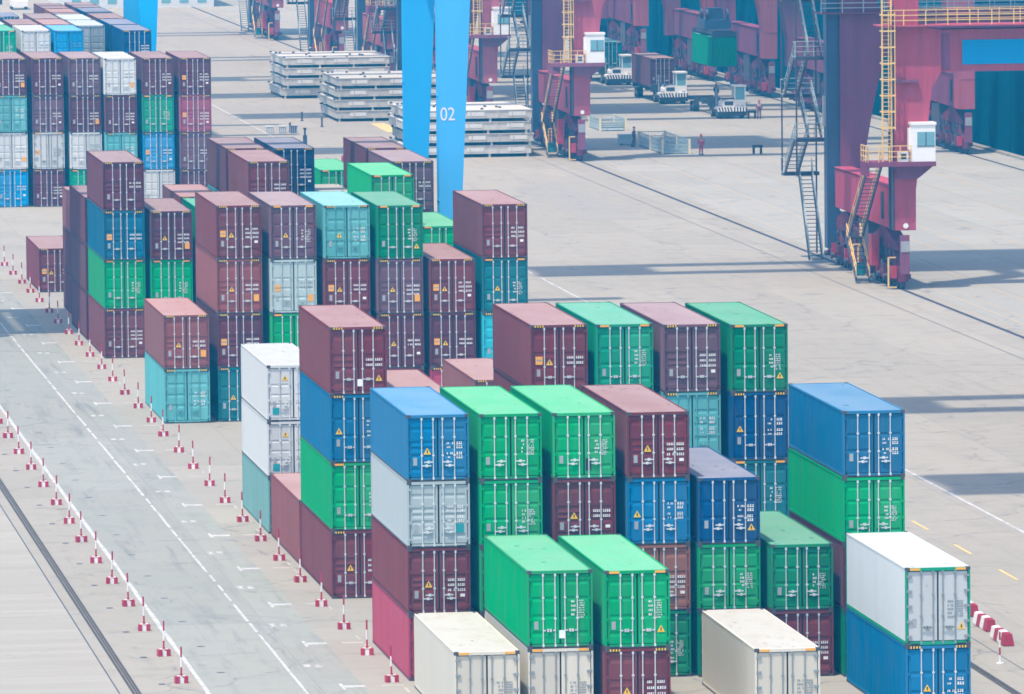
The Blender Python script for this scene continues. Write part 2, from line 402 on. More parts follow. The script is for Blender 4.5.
def door_mesh(h, style, s):
    """one leaf; s=-1 the left one"""
    mb = MB(); z0, z1 = .15, h-.13
    xa, xb = (-w2+.08, -.012) if s < 0 else (.012, w2-.08)
    mb.box(xa,xb,.088,.115,z0,z1,1)                         # dark gasket behind the panel edges
    pa, pb = xa+.028, xb-.022 if s < 0 else xb-.028
    if s > 0: pa = xa+.022
    hz = z1-z0; dep = .024
    prof = [(.055, z1-.03)]
    for c, gh in GROOVES[style]:
        zc = z1-c*hz; a = gh*hz
        prof += [(.055, zc+a*1.05), (.055+dep, zc+a*.55), (.055+dep, zc-a*.15), (.055, zc-a*1.05)]
    prof += [(.055, z0+.03)]
    ia, ib = pa+.075, pb-.075                               # flat stiles either side of the ribbed panel
    for (ya,za),(yb,zb) in zip(prof, prof[1:]): mb.face([(ia,ya,za),(ib,ya,za),(ib,yb,zb),(ia,yb,zb)])
    mb.box(pa,ia,.052,.09,z0+.03,z1-.03); mb.box(ib,pb,.052,.09,z0+.03,z1-.03)
    mb.box(ia,ib,.053,.09,z1-.045,z1-.028); mb.box(ia,ib,.053,.09,z0+.028,z0+.045)
    hx = xa-.035 if s < 0 else xb-.055
    hw = .09 if style != 'P' else .19
    for k in range(4 if style != 'P' else 5):
        zz = z0+.18+(hz-.36)*k/(3 if style != 'P' else 4)
        if s < 0: mb.box(hx,hx+hw,-.004,.05,zz-.045,zz+.045,2)
        else: mb.box(xb+.035-hw,xb+.035,-.004,.05,zz-.045,zz+.045,2)
    return mb.mesh('door', [M['cast'], M['gasket'], M['cast']])
def bar_mesh(h, x, inward, high):
    mb = MB(); y = .028
    mb.cyl((x,y,.06),(x,y,h-.03),.021,6)
    for z in (.11, h-.17): mb.box(x-.035,x+.035,-.003,.05,z-.05,z+.05)
    for z in (.15+.33*h, .15+.60*h): mb.box(x-.045,x+.045,-.002,.055,z-.03,z+.03)
    z = .19*h+(.14 if high else 0)+.12
    mb.box(min(x,x+inward*.36),max(x,x+inward*.36),-.018,.006,z-.022,z+.022)
    mb.box(x+inward*.19-.05,x+inward*.19+.05,-.025,.05,z-.05,z+.05)
    return mb.mesh('locking_bar', [M['rod']])
def letters_mesh(h, style, seed):
    """rows of small white characters painted on the door with the registration data"""
    rr = random.Random(seed); mb = MB(); z1 = h-.13+rr.uniform(-.12,.10); hz = h-.28
    def rows(x0, x1, zc, ch, n=None, fill=.72):
        ch = ch*1.08; fill = min(1, fill+.12)
        z = z1-zc*hz; x = x0
        while x < x1:
            cw = ch*rr.uniform(.55,.8)
            if rr.random() < fill:
                for _ in range(2):
                    t = rr.uniform(0,cw*.4)
                    mb.box(x+t,x+t+cw*.45,.046,.05,z-ch/2,z+ch/2)
                mb.box(x,x+cw*.85,.045,.049,z-ch*.5,z-ch*.12); mb.box(x+.01,x+cw*.8,.0445,.0495,z+ch*.2,z+ch*.5)
            x += cw*1.15
    if style == 'G':
        for k in range(4): rows(.42,.54,.43+.062*k,.07)
        for k in range(8): rows(.66,.90,.42+.034*k,.044,fill=.66)
    elif style in ('R',):
        n = rr.choice((2,3,3))
        for k in range(n): rows(.34,.60,.46+.085*k,.085,fill=.85); rows(.72,1.0,.46+.085*k,.095,fill=.9)
        if rr.random() < .7: mb.box(.82,1.0,.044,.05,z1-.75*hz,z1-.70*hz)
    elif style == 'P':
        for k in range(5): rows(.36,.56,.42+.055*k,.07)
        for k in range(7): rows(.70,.94,.42+.035*k,.05,fill=.85)
    elif style == 'N':
        for k in range(2): rows(.36,.60,.40+.09*k,.08); rows(.74,1.0,.40+.09*k,.08)
    else:
        for k in range(2):
            rows(.34,.58,.40+.17*k,.07,fill=.6); rows(.72,.95,.40+.17*k,.10,fill=.95); rows(.34,.46,.465+.17*k,.06,fill=.7); rows(.72,.95,.465+.17*k,.10,fill=.95)
    return mb.mesh('lettering', [M['white']])
def tri_mesh(x, z, s=.15):
    mb = MB(); mb.prism([(x-s,z-s*.8),(x+s,z-s*.8),(x,z+s*.95)], .042, .050, 'y', 0)
    mb.prism([(x-.02,z-s*.5),(x+.02,z-s*.5),(x+.025,z+s*.35),(x-.025,z+s*.35)], .038, .0415, 'y', 1)
    return mb.mesh('hazard_triangle', [M['yellow'], M['black']])
def plate_mesh(x, z, a, b, name, mat, band=False):
    mb = MB(); mb.box(x-a,x+a,.040,.050,z-b,z+b)
    if band: mb.box(x-a*.7,x+a*.7,.036,.0395,z-b*.15,z+b*.25,1)
    return mb.mesh(name, [mat, M['darkletter']])
def stripe_mesh(h, solid):
    mb = MB()
    for s in (-1,1):
        for k in range(7):
            xa = s*(w2-.17-.055*k); xb = xa-s*.055
            mb.box(min(xa,xb),max(xa,xb),-.003,.006,h-.105,h-.02, 0 if (k % 2 == 0 or solid) else 1)
    return mb.mesh('warning_stripe', [M['orange' if solid else 'yellow'], M['black']])
CACHE = {}
def cm(key, fn, *a):
    if key not in CACHE: CACHE[key] = fn(*a)
    return CACHE[key]
BX = (-w2+.24*W, -w2+.425*W, -w2+.575*W, -w2+.765*W)
def container(x, y, z, color, style='R', hh='H', label='', extra='', frame=None, hidden=False, group=None, rz=0, seed=0, grey_rods=None, cat='container'):
    """x is the low-x side of the box, y its door end, z what it stands on"""
    h = H_ if hh == 'H' else S_
    root = empty('shipping_container', (x+w2, y, z), label, cat, group, rz)
    flat = style == 'P'
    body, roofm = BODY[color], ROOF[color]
    fr = BODY[frame] if frame else body
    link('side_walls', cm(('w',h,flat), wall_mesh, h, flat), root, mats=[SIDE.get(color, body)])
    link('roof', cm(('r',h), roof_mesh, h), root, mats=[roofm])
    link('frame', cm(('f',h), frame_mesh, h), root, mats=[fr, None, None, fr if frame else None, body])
    dl = link('door', cm(('d',h,style,-1), door_mesh, h, style, -1), root, mats=[body, None, fr if style != 'P' else M['darkrod']])
    dr = link('door', cm(('d',h,style,1), door_mesh, h, style, 1), root, mats=[body, None, fr if style != 'P' else M['darkrod']])
    if hidden: return root
    rods = grey_rods or ('darkrod' if style == 'P' else 'same' if style in ('T','N') else 'rod')
    rm = body if rods == 'same' else M[rods]
    for i, bx in enumerate(BX):
        link('locking_bar', cm(('b',h,i), bar_mesh, h, bx, (1,-1,1,-1)[i] if style != 'G' else (1,-1,1,-1)[i], i in (1,2) and style != 'P' or i == 0 and False), dl if i < 2 else dr, mats=[rm])
    if 'x' not in extra:
        link('lettering', cm(('l',h,style,seed%9), letters_mesh, h, style, seed%9), dr, mats=[M['darkletter'] if style == 'P' or (style == 'N') else M['white']])
    z1 = h-.13; hz = h-.28
    link('data_plate', cm(('p',h), plate_mesh, -w2+.135*W, z1-.73*hz, .075, .15, 'data_plate', M['plate']), dl)
    if 't' in extra: link('hazard_triangle', cm(('t',h), tri_mesh, -w2+.33*W, z1-(.56 if style != 'A' else .55)*hz), dl)
    if 'l' in extra: link('hazard_triangle', cm(('tl',h), tri_mesh, -w2+.15*W, z1-.54*hz), dl)
    if 'r' in extra: link('hazard_triangle', cm(('tr',h), tri_mesh, -w2+.86*W, z1-.79*hz), dr)
    if 'u' in extra: link('hazard_triangle', cm(('tu',h), tri_mesh, -w2+.34*W, z1-.20*hz), dl)
    if 'o' in extra: link('orange_sticker', cm(('o',h), plate_mesh, -w2+.145*W, z1-.53*hz, .15, .17, 'orange_sticker', M['orange'], True), dl)
    if 'O' in extra: link('orange_sticker', cm(('O',h), plate_mesh, -w2+.87*W, z1-.74*hz, .14, .18, 'orange_sticker', M['orange']), dr)
    if 'd' in extra: link('dark_sticker', cm(('dk',h), plate_mesh, -w2+.17*W, z1-.86*hz, .17, .16, 'dark_sticker', M['tealbox']), dl)
    if 'D' in extra: link('dark_sticker', cm(('Dk',h), plate_mesh, -w2+.83*W, z1-.74*hz, .17, .18, 'dark_sticker', M['tealbox']), dr)
    if 'w' in extra: link('white_sticker', cm(('wh',h), plate_mesh, .07, z1-.86*hz, .11, .15, 'white_sticker', M['white']), dr)
    if 'k' in extra: link('soot_stain', cm(('sk',h), plate_mesh, .17, z1-.82*hz, .11, .24, 'soot_stain', M['black']), dr)
    if hh == 'H' and 'n' not in extra and style != 'N': link('warning_stripe', cm(('s',h,style in 'GP'), stripe_mesh, h, style in 'GP'), root)
    return root

ORD = ['top', 'second from top', 'third from top', 'fourth from top']
def stack(x, y, tiers, phrase, group, skew=.03):
    """tiers run from the ground up; a tier is (colour, style, height, description, extras[, frame]); description '?' = hidden in the photo"""
    z = 0.; n = len(tiers)
    for i, t in enumerate(tiers):
        color, style, hh, desc, extra = t[:5]; frame = t[5] if len(t) > 5 else None
        hid = desc == '?'
        if hid: label, grp = 'container hidden low in the stacks behind nearer boxes', 'containers hidden inside the stacks'
        else:
            pos = 'on the ground' if n == 1 else ('bottom' if i == 0 else ORD[n-1-i])
            label = f'{desc}, {pos} {"" if n == 1 else "of "}{phrase}'; grp = group
        container(x+random.uniform(-skew,skew), y+random.uniform(-skew,skew), z, color, style, hh, label, extra, frame, hid, grp, seed=random.randrange(99))
        z += H_ if hh == 'H' else S_
def q(c='maroon', hh='H'): return (c, 'R', hh, '?', '')

GR = 'shipping containers in the stacks'
# nearest row
nr = 'stack from lane, nearest row'
stack(33.62,263.3,[('cream','P','H','cream refrigerated container','')],'beside the lane in the nearest row',GR,0)
stack(36.42,263.7,[('cream','P','H','cream refrigerated container',''),('green','G','H','bright green container with orange corner marks','wn')],'second '+nr,GR,0)
stack(39.22,263.1,[('maroon','R','H','maroon container','t'),('green','G','H','bright green container with yellow triangle','r')],'third '+nr,GR,0)
stack(44.62,261.9,[('cream','P','H','weathered cream refrigerated container','')],'between two taller stacks, nearest row',GR,0)
stack(50.22,261.6,[('brightblue','B','H','bright blue container','t'),('white','P','H','white refrigerated container with green door frame','r','seagreen')],'last '+nr,GR,0)
# second row
n2 = 'stack from lane, second row'
stack(33.65,277.4,[('red','R','S','crimson container',''),('maroon','R','S','maroon container','t'),('palegrey','A','S','pale grey container','D'),('brightblue','A','S','bright blue container','t')],'first '+n2,GR,.012)
stack(36.46,277.1,[q('maroon','S'),q('green','S'),('green','G','S','green container',''),('green','G','S','pale topped green container','')],'second '+n2,GR,0)
stack(39.30,276.9,[q('maroon','S'),q('green','S'),('maroon','R','S','maroon container','t'),('green','G','S','green container with black stain','k')],'third '+n2,GR,0)
stack(42.15,276.5,[('deepgreen','G','S','green container',''),('rust','R','S','rusty brown container',''),('brightblue','B','S','bright blue container','l'),('maroon','R','S','maroon container','t')],'fourth '+n2,GR,.01)
stack(44.86,276.2,[('deepgreen','G','S','dark green container',''),('green','G','S','green container',''),('navy','B','S','navy blue container','r')],'fifth '+n2,GR,0)
stack(47.60,275.5,[('maroon','R','S','maroon container',''),('deepgreen','G','S','green container','')],'sixth '+n2,GR,0)
stack(50.37,275.1,[('deepgreen','G','S','green container',''),('wine','R','S','dark maroon container',''),('green','G','S','green container',''),('blue','B','S','blue container','')],'last '+n2,GR,.012)
# third row
n3 = 'stack from lane, third row'
stack(33.70,304.6,[('maroon','R','H','maroon container','t'),('green','G','H','green container',''),('blue','B','H','blue container','l'),('maroon','R','H','maroon container with white sticker','rw')],'first '+n3,GR,.01)
stack(36.48,304.2,[q(),q(),('dusty','R','H','dusty maroon container','')],'the low stack behind first stack, third row',GR,0)
stack(42.17,303.5,[q(),q(),('maroon','R','H','maroon container',''),('maroon','R','H','maroon container with orange sticker','ot')],'third '+n3,GR,.01)
stack(44.92,303.1,[q(),q(),q(),('seagreen','G','H','mint green container','')],'fourth '+n3,GR,0)
stack(47.67,302.3,[q(),q(),('teal','T','H','light teal container',''),('greymaroon','R','H','greyish maroon container','')],'fifth '+n3,GR,0)
stack(50.45,301.6,[q(),('darkteal','G','H','dark teal container',''),('navy','B','H','navy blue container','l'),('deepgreen','G','H','green container with yellow triangle','r')],'last '+n3,GR,0)
# scattered lower stacks between the rows
stack(33.66,317.2,[('brown','R','H','brownish maroon container','')],'beside the posts, behind the third row',GR,0)
stack(33.62,330.1,[('greyteal','N','S','grey teal container',''),('white','N','S','white container','ud'),('white','N','S','white container','ud')],'the white stack beside the lane posts',GR,.012)
stack(44.82,342.2,[('wine','R','H','?',''),('brown','R','H','brownish maroon container','')],'the two-high stack behind the third row',GR,0)
# middle row
n4 = 'of middle row'
stack(33.65,384.3,[('teal','T','H','light teal container',''),('brown','R','H','brown maroon container with orange sticker','tO')],'the two-high stack beside the lane',GR,.015)
stack(36.56,384.6,[('darkteal','B','H','dark teal container','t'),('wine','R','H','plum container with small orange sticker','o'),('brown','R','H','brownish maroon container','tO'),('maroon','R','H','maroon container with orange sticker','ot')],'first tall stack '+n4,GR,.015)
stack(39.38,383.8,[q(),('green','G','H','green container',''),('paleteal','N','H','pale teal container','oO'),('greymaroon','G','H','slate container with pinkish roof','t')],'second tall stack '+n4,GR,.015)
stack(42.18,383.0,[q(),q(),('maroon','R','H','maroon container with orange sticker','ot'),('teal','T','H','light teal container','t')],'third tall stack '+n4,GR,.015)
stack(44.92,382.2,[q(),('wine','R','H','dark maroon container','t'),('greymaroon','R','H','greyish maroon container','tO'),('deepgreen','G','H','dark green container','r')],'fourth tall stack '+n4,GR,.015)
stack(47.68,382.0,[('red','R','H','crimson container',''),('wine','R','H','dark maroon container','ot'),('maroon','R','H','maroon container with orange sticker','ot')],'three-high stack '+n4,GR,.015)
stack(50.46,381.6,[q(),('cyan','T','H','bright turquoise container',''),('darkteal','G','H','dark teal container','t'),('maroon','R','H','maroon container','')],'last tall stack '+n4,GR,.015)
# rows behind the middle row
stack(47.70,408.5,[q(),q(),q(),('green','G','H','green container beside the blue gantry leg','')],'a stack behind middle row',GR,0)
stack(50.42,407.5,[q(),q(),('green','G','H','green container with pale roof','')],'the low stack before gantry 02',GR,0)
n5 = 'tall stack by the lane'
stack(33.76,425.4,[('maroon','R','H','maroon container',''),('green','G','H','green container',''),('petrol','R','H','petrol blue container with orange sticker','o'),('wine','R','H','plum maroon container','')],n5,GR,.02)
stack(36.52,424.7,[q(),('green','G','H','green container',''),('wine','R','H','plum container with orange sticker','tO')],'three-high stack next to the lane stack',GR,.015)
stack(39.45,424.2,[q(),q(),('seagreen','G','H','mint roofed container','')],'low stack wedged between maroon boxes',GR,0)
stack(42.18,423.6,[q(),q(),q(),('maroon','R','H','pink roofed maroon container','')],'stack before the navy container',GR,0)
stack(50.42,421.1,[q(),q(),('wine','R','H','?',''),('greymaroon','R','H','greyish maroon container','')],'stack touching gantry leg 02',GR,0)
stack(33.70,438.6,[('wine','R','H','shaded plum container',''),('wine','R','H','plum container',''),('wine','R','H','plum container with pink roof','')],'side-on lane stack behind petrol blue container',GR,.015)
stack(39.42,437.7,[q(),q(),('dusty','R','H','dusty pink roofed container','')],'low stack under the far row',GR,0)
stack(42.22,437.4,[q(),q(),('teal','T','H','teal container',''),('wine','R','H','mauve sided container','')],'stack nearest the far right end',GR,0)
stack(45.08,436.5,[q(),q(),('darknavy','R','H','?',''),('darknavy','R','H','navy black container with pink roof','')],'stack right before small marker post',GR,0)
stack(47.70,435.2,[q(),q(),('cream','R','H','pinkish white roofed container','')],'low stack between mint and green roofs',GR,0)
stack(50.50,435.1,[q(),q(),q(),('wine','R','H','mauve sided container','')],'stack directly left of gantry leg',GR,0)
stack(50.60,461.6,[q(),q(),('green','G','H','mint roofed green container','')],'low stack behind the navy container',GR,0)
stack(34.25,452.3,[q('wine','S'),q('wine','S'),('dusty','R','S','dusty pink container sliver','')],'lane stack nearly hidden behind plum stack',GR,0)
stack(33.58,477.0,[('maroon','R','H','lone maroon container with orange sticker','ot')],'beside the row of posts',GR,0)
# far row of six
fr_ = 'stack, far row'
stack(36.50,563.6,[('skyblue','R','H','sky blue container',''),('white','N','H','white container','O'),('teal','T','H','teal container',''),('wine','R','H','plum container','O')],'first '+fr_,GR,.02)
stack(39.36,563.4,[('wine','R','H','plum container',''),('white','P','H','white refrigerated container','o'),('greymaroon','R','H','greyish plum container',''),('wine','R','H','plum container','')],'second '+fr_,GR,.02)
stack(42.18,562.4,[('seagreen','G','H','green container',''),('white','N','H','white container',''),('wine','R','H','plum container','O'),('greymaroon','R','H','greyish plum container','')],'third '+fr_,GR,.02)
stack(44.82,560.9,[q(),('teal','T','H','teal container',''),('wine','R','H','plum container',''),('white','N','H','white container with orange sticker','O')],'fourth '+fr_,GR,.02)
stack(47.68,560.6,[('white','N','H','white container',''),('skyblue','R','H','blue container with orange sticker','o'),('seagreen','G','H','green container',''),('wine','R','H','plum container','')],'fifth '+fr_,GR,.02)
stack(50.52,559.8,[('wine','R','H','mauve container',''),('greymaroon','R','H','greyish plum container',''),('pinkred','R','H','pinkish red container with orange sticker','o'),('wine','R','H','plum container with orange sticker','o')],'last '+fr_,GR,.02)
# block behind the far row: only the top tiers show
bk = [(39.32,616.8,'seagreen','G','green'),(42.2,616.0,'white','N','white roofed'),(44.92,614.9,'skyblue','N','sky blue'),(50.56,613.3,'navy','R','slate blue'),
      (39.32,630.2,'paleteal','N','pale mint roofed'),(42.2,629.4,'wine','R','mauve roofed'),(44.92,628.3,'dusty','R','pink roofed'),(47.55,625.0,'palegrey','N','pale blue grey'),(50.56,626.7,'navy','N','slate blue roofed'),
      (44.92,641.7,'greymaroon','R','mauve roofed'),(47.55,638.4,'paleteal','N','pale blue roofed'),(50.56,640.1,'wine','R','mauve roofed'),
      (47.55,651.8,'dusty','R','pale pink roofed'),(50.56,653.5,'navy','N','dull blue roofed'),(47.55,665.2,'wine','R','mauve roofed'),(50.56,666.9,'greymaroon','R','greyish pink roofed')]
rown = {616:'first',614:'first',613:'first',630:'second',629:'second',628:'second',626:'second',625:'first',641:'third',638:'second',640:'third',651:'third',653:'fourth',665:'fourth',666:'fifth'}
coln = {39:'first',42:'second',44:'third',47:'fourth',50:'last'}
for x, y, c, s, d in bk:
    for k in range(3): container(x, y, k*H_, random.choice(('wine','seagreen','white')), 'R', 'H', 'container hidden low in the stacks behind nearer boxes', hidden=True, group='containers hidden inside the stacks')
    container(x, y, 3*H_, c, s, 'H', f'{d} container, {rown[int(y)]} in the {coln[int(x)]} file behind the far row', '', group='containers behind the far row', seed=random.randrange(99))
container(56.9,870,0,'navy','B','H','navy container beyond the far block near the hanging hook','',group='containers behind the far row')

# ------------------------------------------------------------------ red and white guard posts
def guard_post():
    root = empty('guard_post', (0,0,0), 'x', 'guard post', 'guard posts along the lane')
    b = MB()
    for s in (-1,1): b.box(s*.17-.08,s*.17+.08,-.14,.14,0,.27,0)
    b.box(-.088,.088,-.10,.12,0,.20,1); b.box(-.16,.16,-.06,.06,.271,.30,1)
    for s in (-1,1): b.box(s*.17-.081,s*.17+.081,-.05,.05,.05,.15,0)
    build(b, 'base', [M['pole_red'], M['pole_white']], root)
    p = MB()
    for z0, z1, m in ((.27,.62,0),(.62,1.02,1),(1.02,1.42,0)): p.cyl((0,0,z0),(0,0,z1-.002),.032 if m else .036,8,m)
    p.cyl((0,0,.28),(0,0,.34),.07,8,0)
    build(p, 'pole', [M['pole_red'], M['pole_white']], root)
    return root
gp = guard_post(); first = True
lin = [278.8+8.31*k for k in range(14)]
rin = [277.5+8.31*k for k in range(28)]
for side, xs, ys in (('outer', 24.91, lin), ('container', 32.97, rin)):
    for k, y in enumerate(ys):
        o = gp if first else copy_tree(gp); first = False
        o.location = (xs+random.uniform(-.05,.05), y+random.uniform(-.35,.35), .004); o.rotation_euler = (random.uniform(-.035,.035),random.uniform(-.035,.035),random.uniform(-.2,.2))
        o['label'] = f'red and white guard post, {"paving" if side == "outer" else "container"} side of lane, number {k+1} from near end'
# striped pole and water barriers on the far side
sp = empty('striped_pole', (57.06,277.7,.004), 'thin red and white striped pole standing alone beside the barriers', 'pole')
b = MB(); b.cyl((0,0,0),(0,0,.05),.16,10,1); build(b, 'base', [M['pole_red'], M['pole_white']], sp)
b = MB()
for k in range(4): b.cyl((0,0,.05+.3*k),(0,0,.348+.3*k),.036,8,(k+1)%2)
build(b, 'pole', [M['pole_red'], M['pole_white']], sp)
def barrier():
    root = empty('water_barrier', (0,0,0), 'x', 'barrier', 'red and white water barriers')
    for k in range(4):
        b = MB(); y0 = k*.70
        b.prism([(-.22,.03),(.22,.03),(.22,.10),(.14,.50),(-.14,.50),(-.22,.10)], y0+.02, y0+.66, 'y', 0)
        b.box(-.20,.20,y0+.12,y0+.64,.0,.05,0); b.box(-.10,.10,y0+.2,y0+.55,.501,.53,0)
        build(b, 'segment', [M['pole_red'] if k % 2 == 0 else M['pole_white']], root)
    return root
bar0 = barrier()
for k, (x, y, lab) in enumerate(((59.25,297.4,'half hidden behind the white refrigerated container'),(59.05,292.6,'first fully seen one past the white container'),(58.75,287.6,'nearest the striped pole'),(58.5,282.9,'beyond the striped pole at the frame edge'))):
    o = bar0 if k == 0 else copy_tree(bar0)
    o.location = (x,y,.004); o['label'] = 'red and white water barrier, '+lab

# ------------------------------------------------------------------ rail mounted gantry (sky blue)
def gantry():
    root = empty('rail_gantry_crane', (0,0,0), 'x', 'gantry crane', 'sky blue rail gantry cranes')
    bl = M['crane_blue']
    for i, (xr, flip) in enumerate(((0,1),(-33.0,-1))):
        for yy in (0, 17.0):
            b = MB()
            prof = [(-.55,1.0),(.25,1.0),(.58,6.0),(1.38,22.18),(-.73,22.18),(-.72,6.0)]
            b.prism([(xr+flip*u, v) for u, v in prof], yy-.55, yy+.55, 'y', 0)
            for z in (8.2, 14.6): b.box(xr-.76,xr-.72,yy-.57,yy+.57,z-.03,z+.03,0)
            lg = build(b, 'leg', bl, root)
            if i == 0 and yy == 0:
                cu = bpy.data.curves.new('number', 'FONT'); cu.body = '02'; cu.size = 1.02; cu.align_x = 'CENTER'; cu.align_y = 'CENTER'; cu.extrude = .004
                tmp = bpy.data.objects.new('number_tmp', cu); COL.objects.link(tmp)
                bpy.context.view_layer.update()
                me = bpy.data.meshes.new_from_object(tmp.evaluated_get(bpy.context.evaluated_depsgraph_get()))
                bpy.data.objects.remove(tmp)
                me.materials.clear(); me.materials.append(M['white'])
                nm = link('number', me, lg, (-.16,-.565,13.42)); nm.rotation_euler = (R(90),0,0); nm.scale = (.92,1.12,1)
            b = MB(); b.box(xr-.5,xr+.5,yy-1.9,yy+1.9,.62,1.25,0)
            for k in (-1.3,-.45,.45,1.3): b.cyl((xr-.12,yy+k,.32),(xr+.12,yy+k,.32),.29,12,1)
            build(b, 'bogie', [bl, M['crane_dark']], root)
        b = MB(); b.box(xr-.45,xr+.45,.9,19.3,24.22,25.4,0); build(b, 'end_beam', bl, root)
        b = MB(); b.box(xr-.35,xr+.35,1.92,15.08,.70,1.18,0); build(b, 'sill_beam', bl, root)
    for yy in (1.6, 18.6):
        b = MB(); b.box(-41,8,yy-.8,yy+.8,22.22,24.2,0)
        build(b, 'girder', bl, root)
    b = MB(); b.box(-32,-26.5,.9,19.3,24.25,25.0,1); b.box(-31.5,-27,4.5,12,25.02,27.6,0); build(b, 'trolley', [M['crane_white'], M['crane_dark']], root)
    return root
g1 = gantry(); g1.location = (55.9,437.5,0); g1['label'] = 'sky blue gantry crane with white number 02 on its tapering leg'
g2 = copy_tree(g1); g2.location = (55.9,650.5,0); g2['label'] = 'sky blue gantry crane far off behind the far stacks'
for o in list(g2.children):
    for c in list(o.children):
        if c.name.startswith('number'): bpy.data.objects.remove(c)

# ------------------------------------------------------------------ quay cranes (dull red ship-to-shore cranes)
def rails_along(b, p, q, n, h=1.0, t=.045, mids=2):
    p = Vector(p); q = Vector(q)
    for k in range(n+1):
        o = p.lerp(q, k/n); b.bar(o, o+Vector((0,0,h)), t)
    for k in range(mids+1):
        z = Vector((0,0,h*(k+1)/(mids+1))); b.bar(p+z, q+z, t*.9)
def flight(b, x0, x1, ya, za, yb, zb, m_step=0, m_rail=1):
    n = max(4, int(abs(zb-za)/.26))
    for k in range(n+1):
        t = k/n; y = ya+(yb-ya)*t; z = za+(zb-za)*t
        b.box(x0,x1,y-.13,y+.13,z-.02,z+.02,m_step)
    for x in (x0,x1):
        b.bar((x,ya,za),(x,yb,zb),.09,.30,m_step)
        b.bar((x,ya,za+.95),(x,yb,zb+.95),.05,.05,m_rail); b.bar((x,ya,za+.5),(x,yb,zb+.5),.04,.04,m_rail)
        for k in range(0, 5):
            t = k/4; y = ya+(yb-ya)*t; z = za+(zb-za)*t; b.bar((x,y,z),(x,y,z+.95),.045,.045,m_rail)
def bogie_set(root, X, Y0, sgn):
    """the travelling gear under one corner: equaliser beams, four two-wheel trucks, motors"""
    red, dk = M['bogie'], M['crane_dark']
    b = MB()
    b.prism([(Y0+sgn*.2,2.55),(Y0+sgn*9.4,2.55),(Y0+sgn*9.4,2.9),(Y0+sgn*5.6,3.86),(Y0+sgn*4.0,3.86),(Y0+sgn*.2,2.9)], X-.42, X+.42, 'x', 0)
    for c in (2.3, 7.3):
        b.prism([(Y0+sgn*(c-2.0),1.05),(Y0+sgn*(c+2.0),1.05),(Y0+sgn*(c+1.9),1.45),(Y0+sgn*(c+.5),2.5),(Y0+sgn*(c-.5),2.5),(Y0+sgn*(c-1.9),1.45)], X-.36, X+.36, 'x', 0)
        b.cyl((X-.5,Y0+sgn*c,2.3),(X+.5,Y0+sgn*c,2.3),.22,10,1)
    b.box(X-.30,X+.30,Y0+sgn*4.2 if sgn > 0 else Y0-5.4,Y0+5.4 if sgn > 0 else Y0-4.2,1.1,3.8,1)
    build(b, 'equaliser', [red, dk], root)
    for c in (1.05, 3.55, 6.05, 8.55):
        t = MB(); yc = Y0+sgn*c
        t.box(X-.32,X+.32,yc-.95,yc+.95,.50,1.02,0); t.box(X-.62,X+.62,yc-.35,yc+.35,.62,.95,0)
        t.box(X-.85,X-.42,yc-.25,yc+.3,.66,1.12,0); t.cyl((X-.9,yc,.85),(X-1.15,yc,.85),.18,10,1)
        tr = build(t, 'bogie_truck', [M['bogie'], dk], root)
        u = MB(); u.box(X-.78,X-.40,yc-.85,yc-.35,.75,1.55,0); u.cyl((X-.6,yc+.45,1.12),(X-.6,yc+.45,1.75),.16,10,1); u.box(X-.25,X+.25,yc-.22,yc+.22,1.02,1.5,1); u.bar((X-.55,yc-.6,1.5),(X-.45,yc-.2,3.0),.07,.07,1)
        build(u, 'travel_motor', [M['pole_red'] if c in (1.05,6.05) else M['bogie'], dk], tr)
        for d in (-.58,.58):
            w = MB(); w.cyl((X-.13,yc+d,.33),(X+.13,yc+d,.33),.32,14,0); w.cyl((X-.2,yc+d,.33),(X+.2,yc+d,.33),.10,8,0)
            build(w, 'wheel', dk, tr)
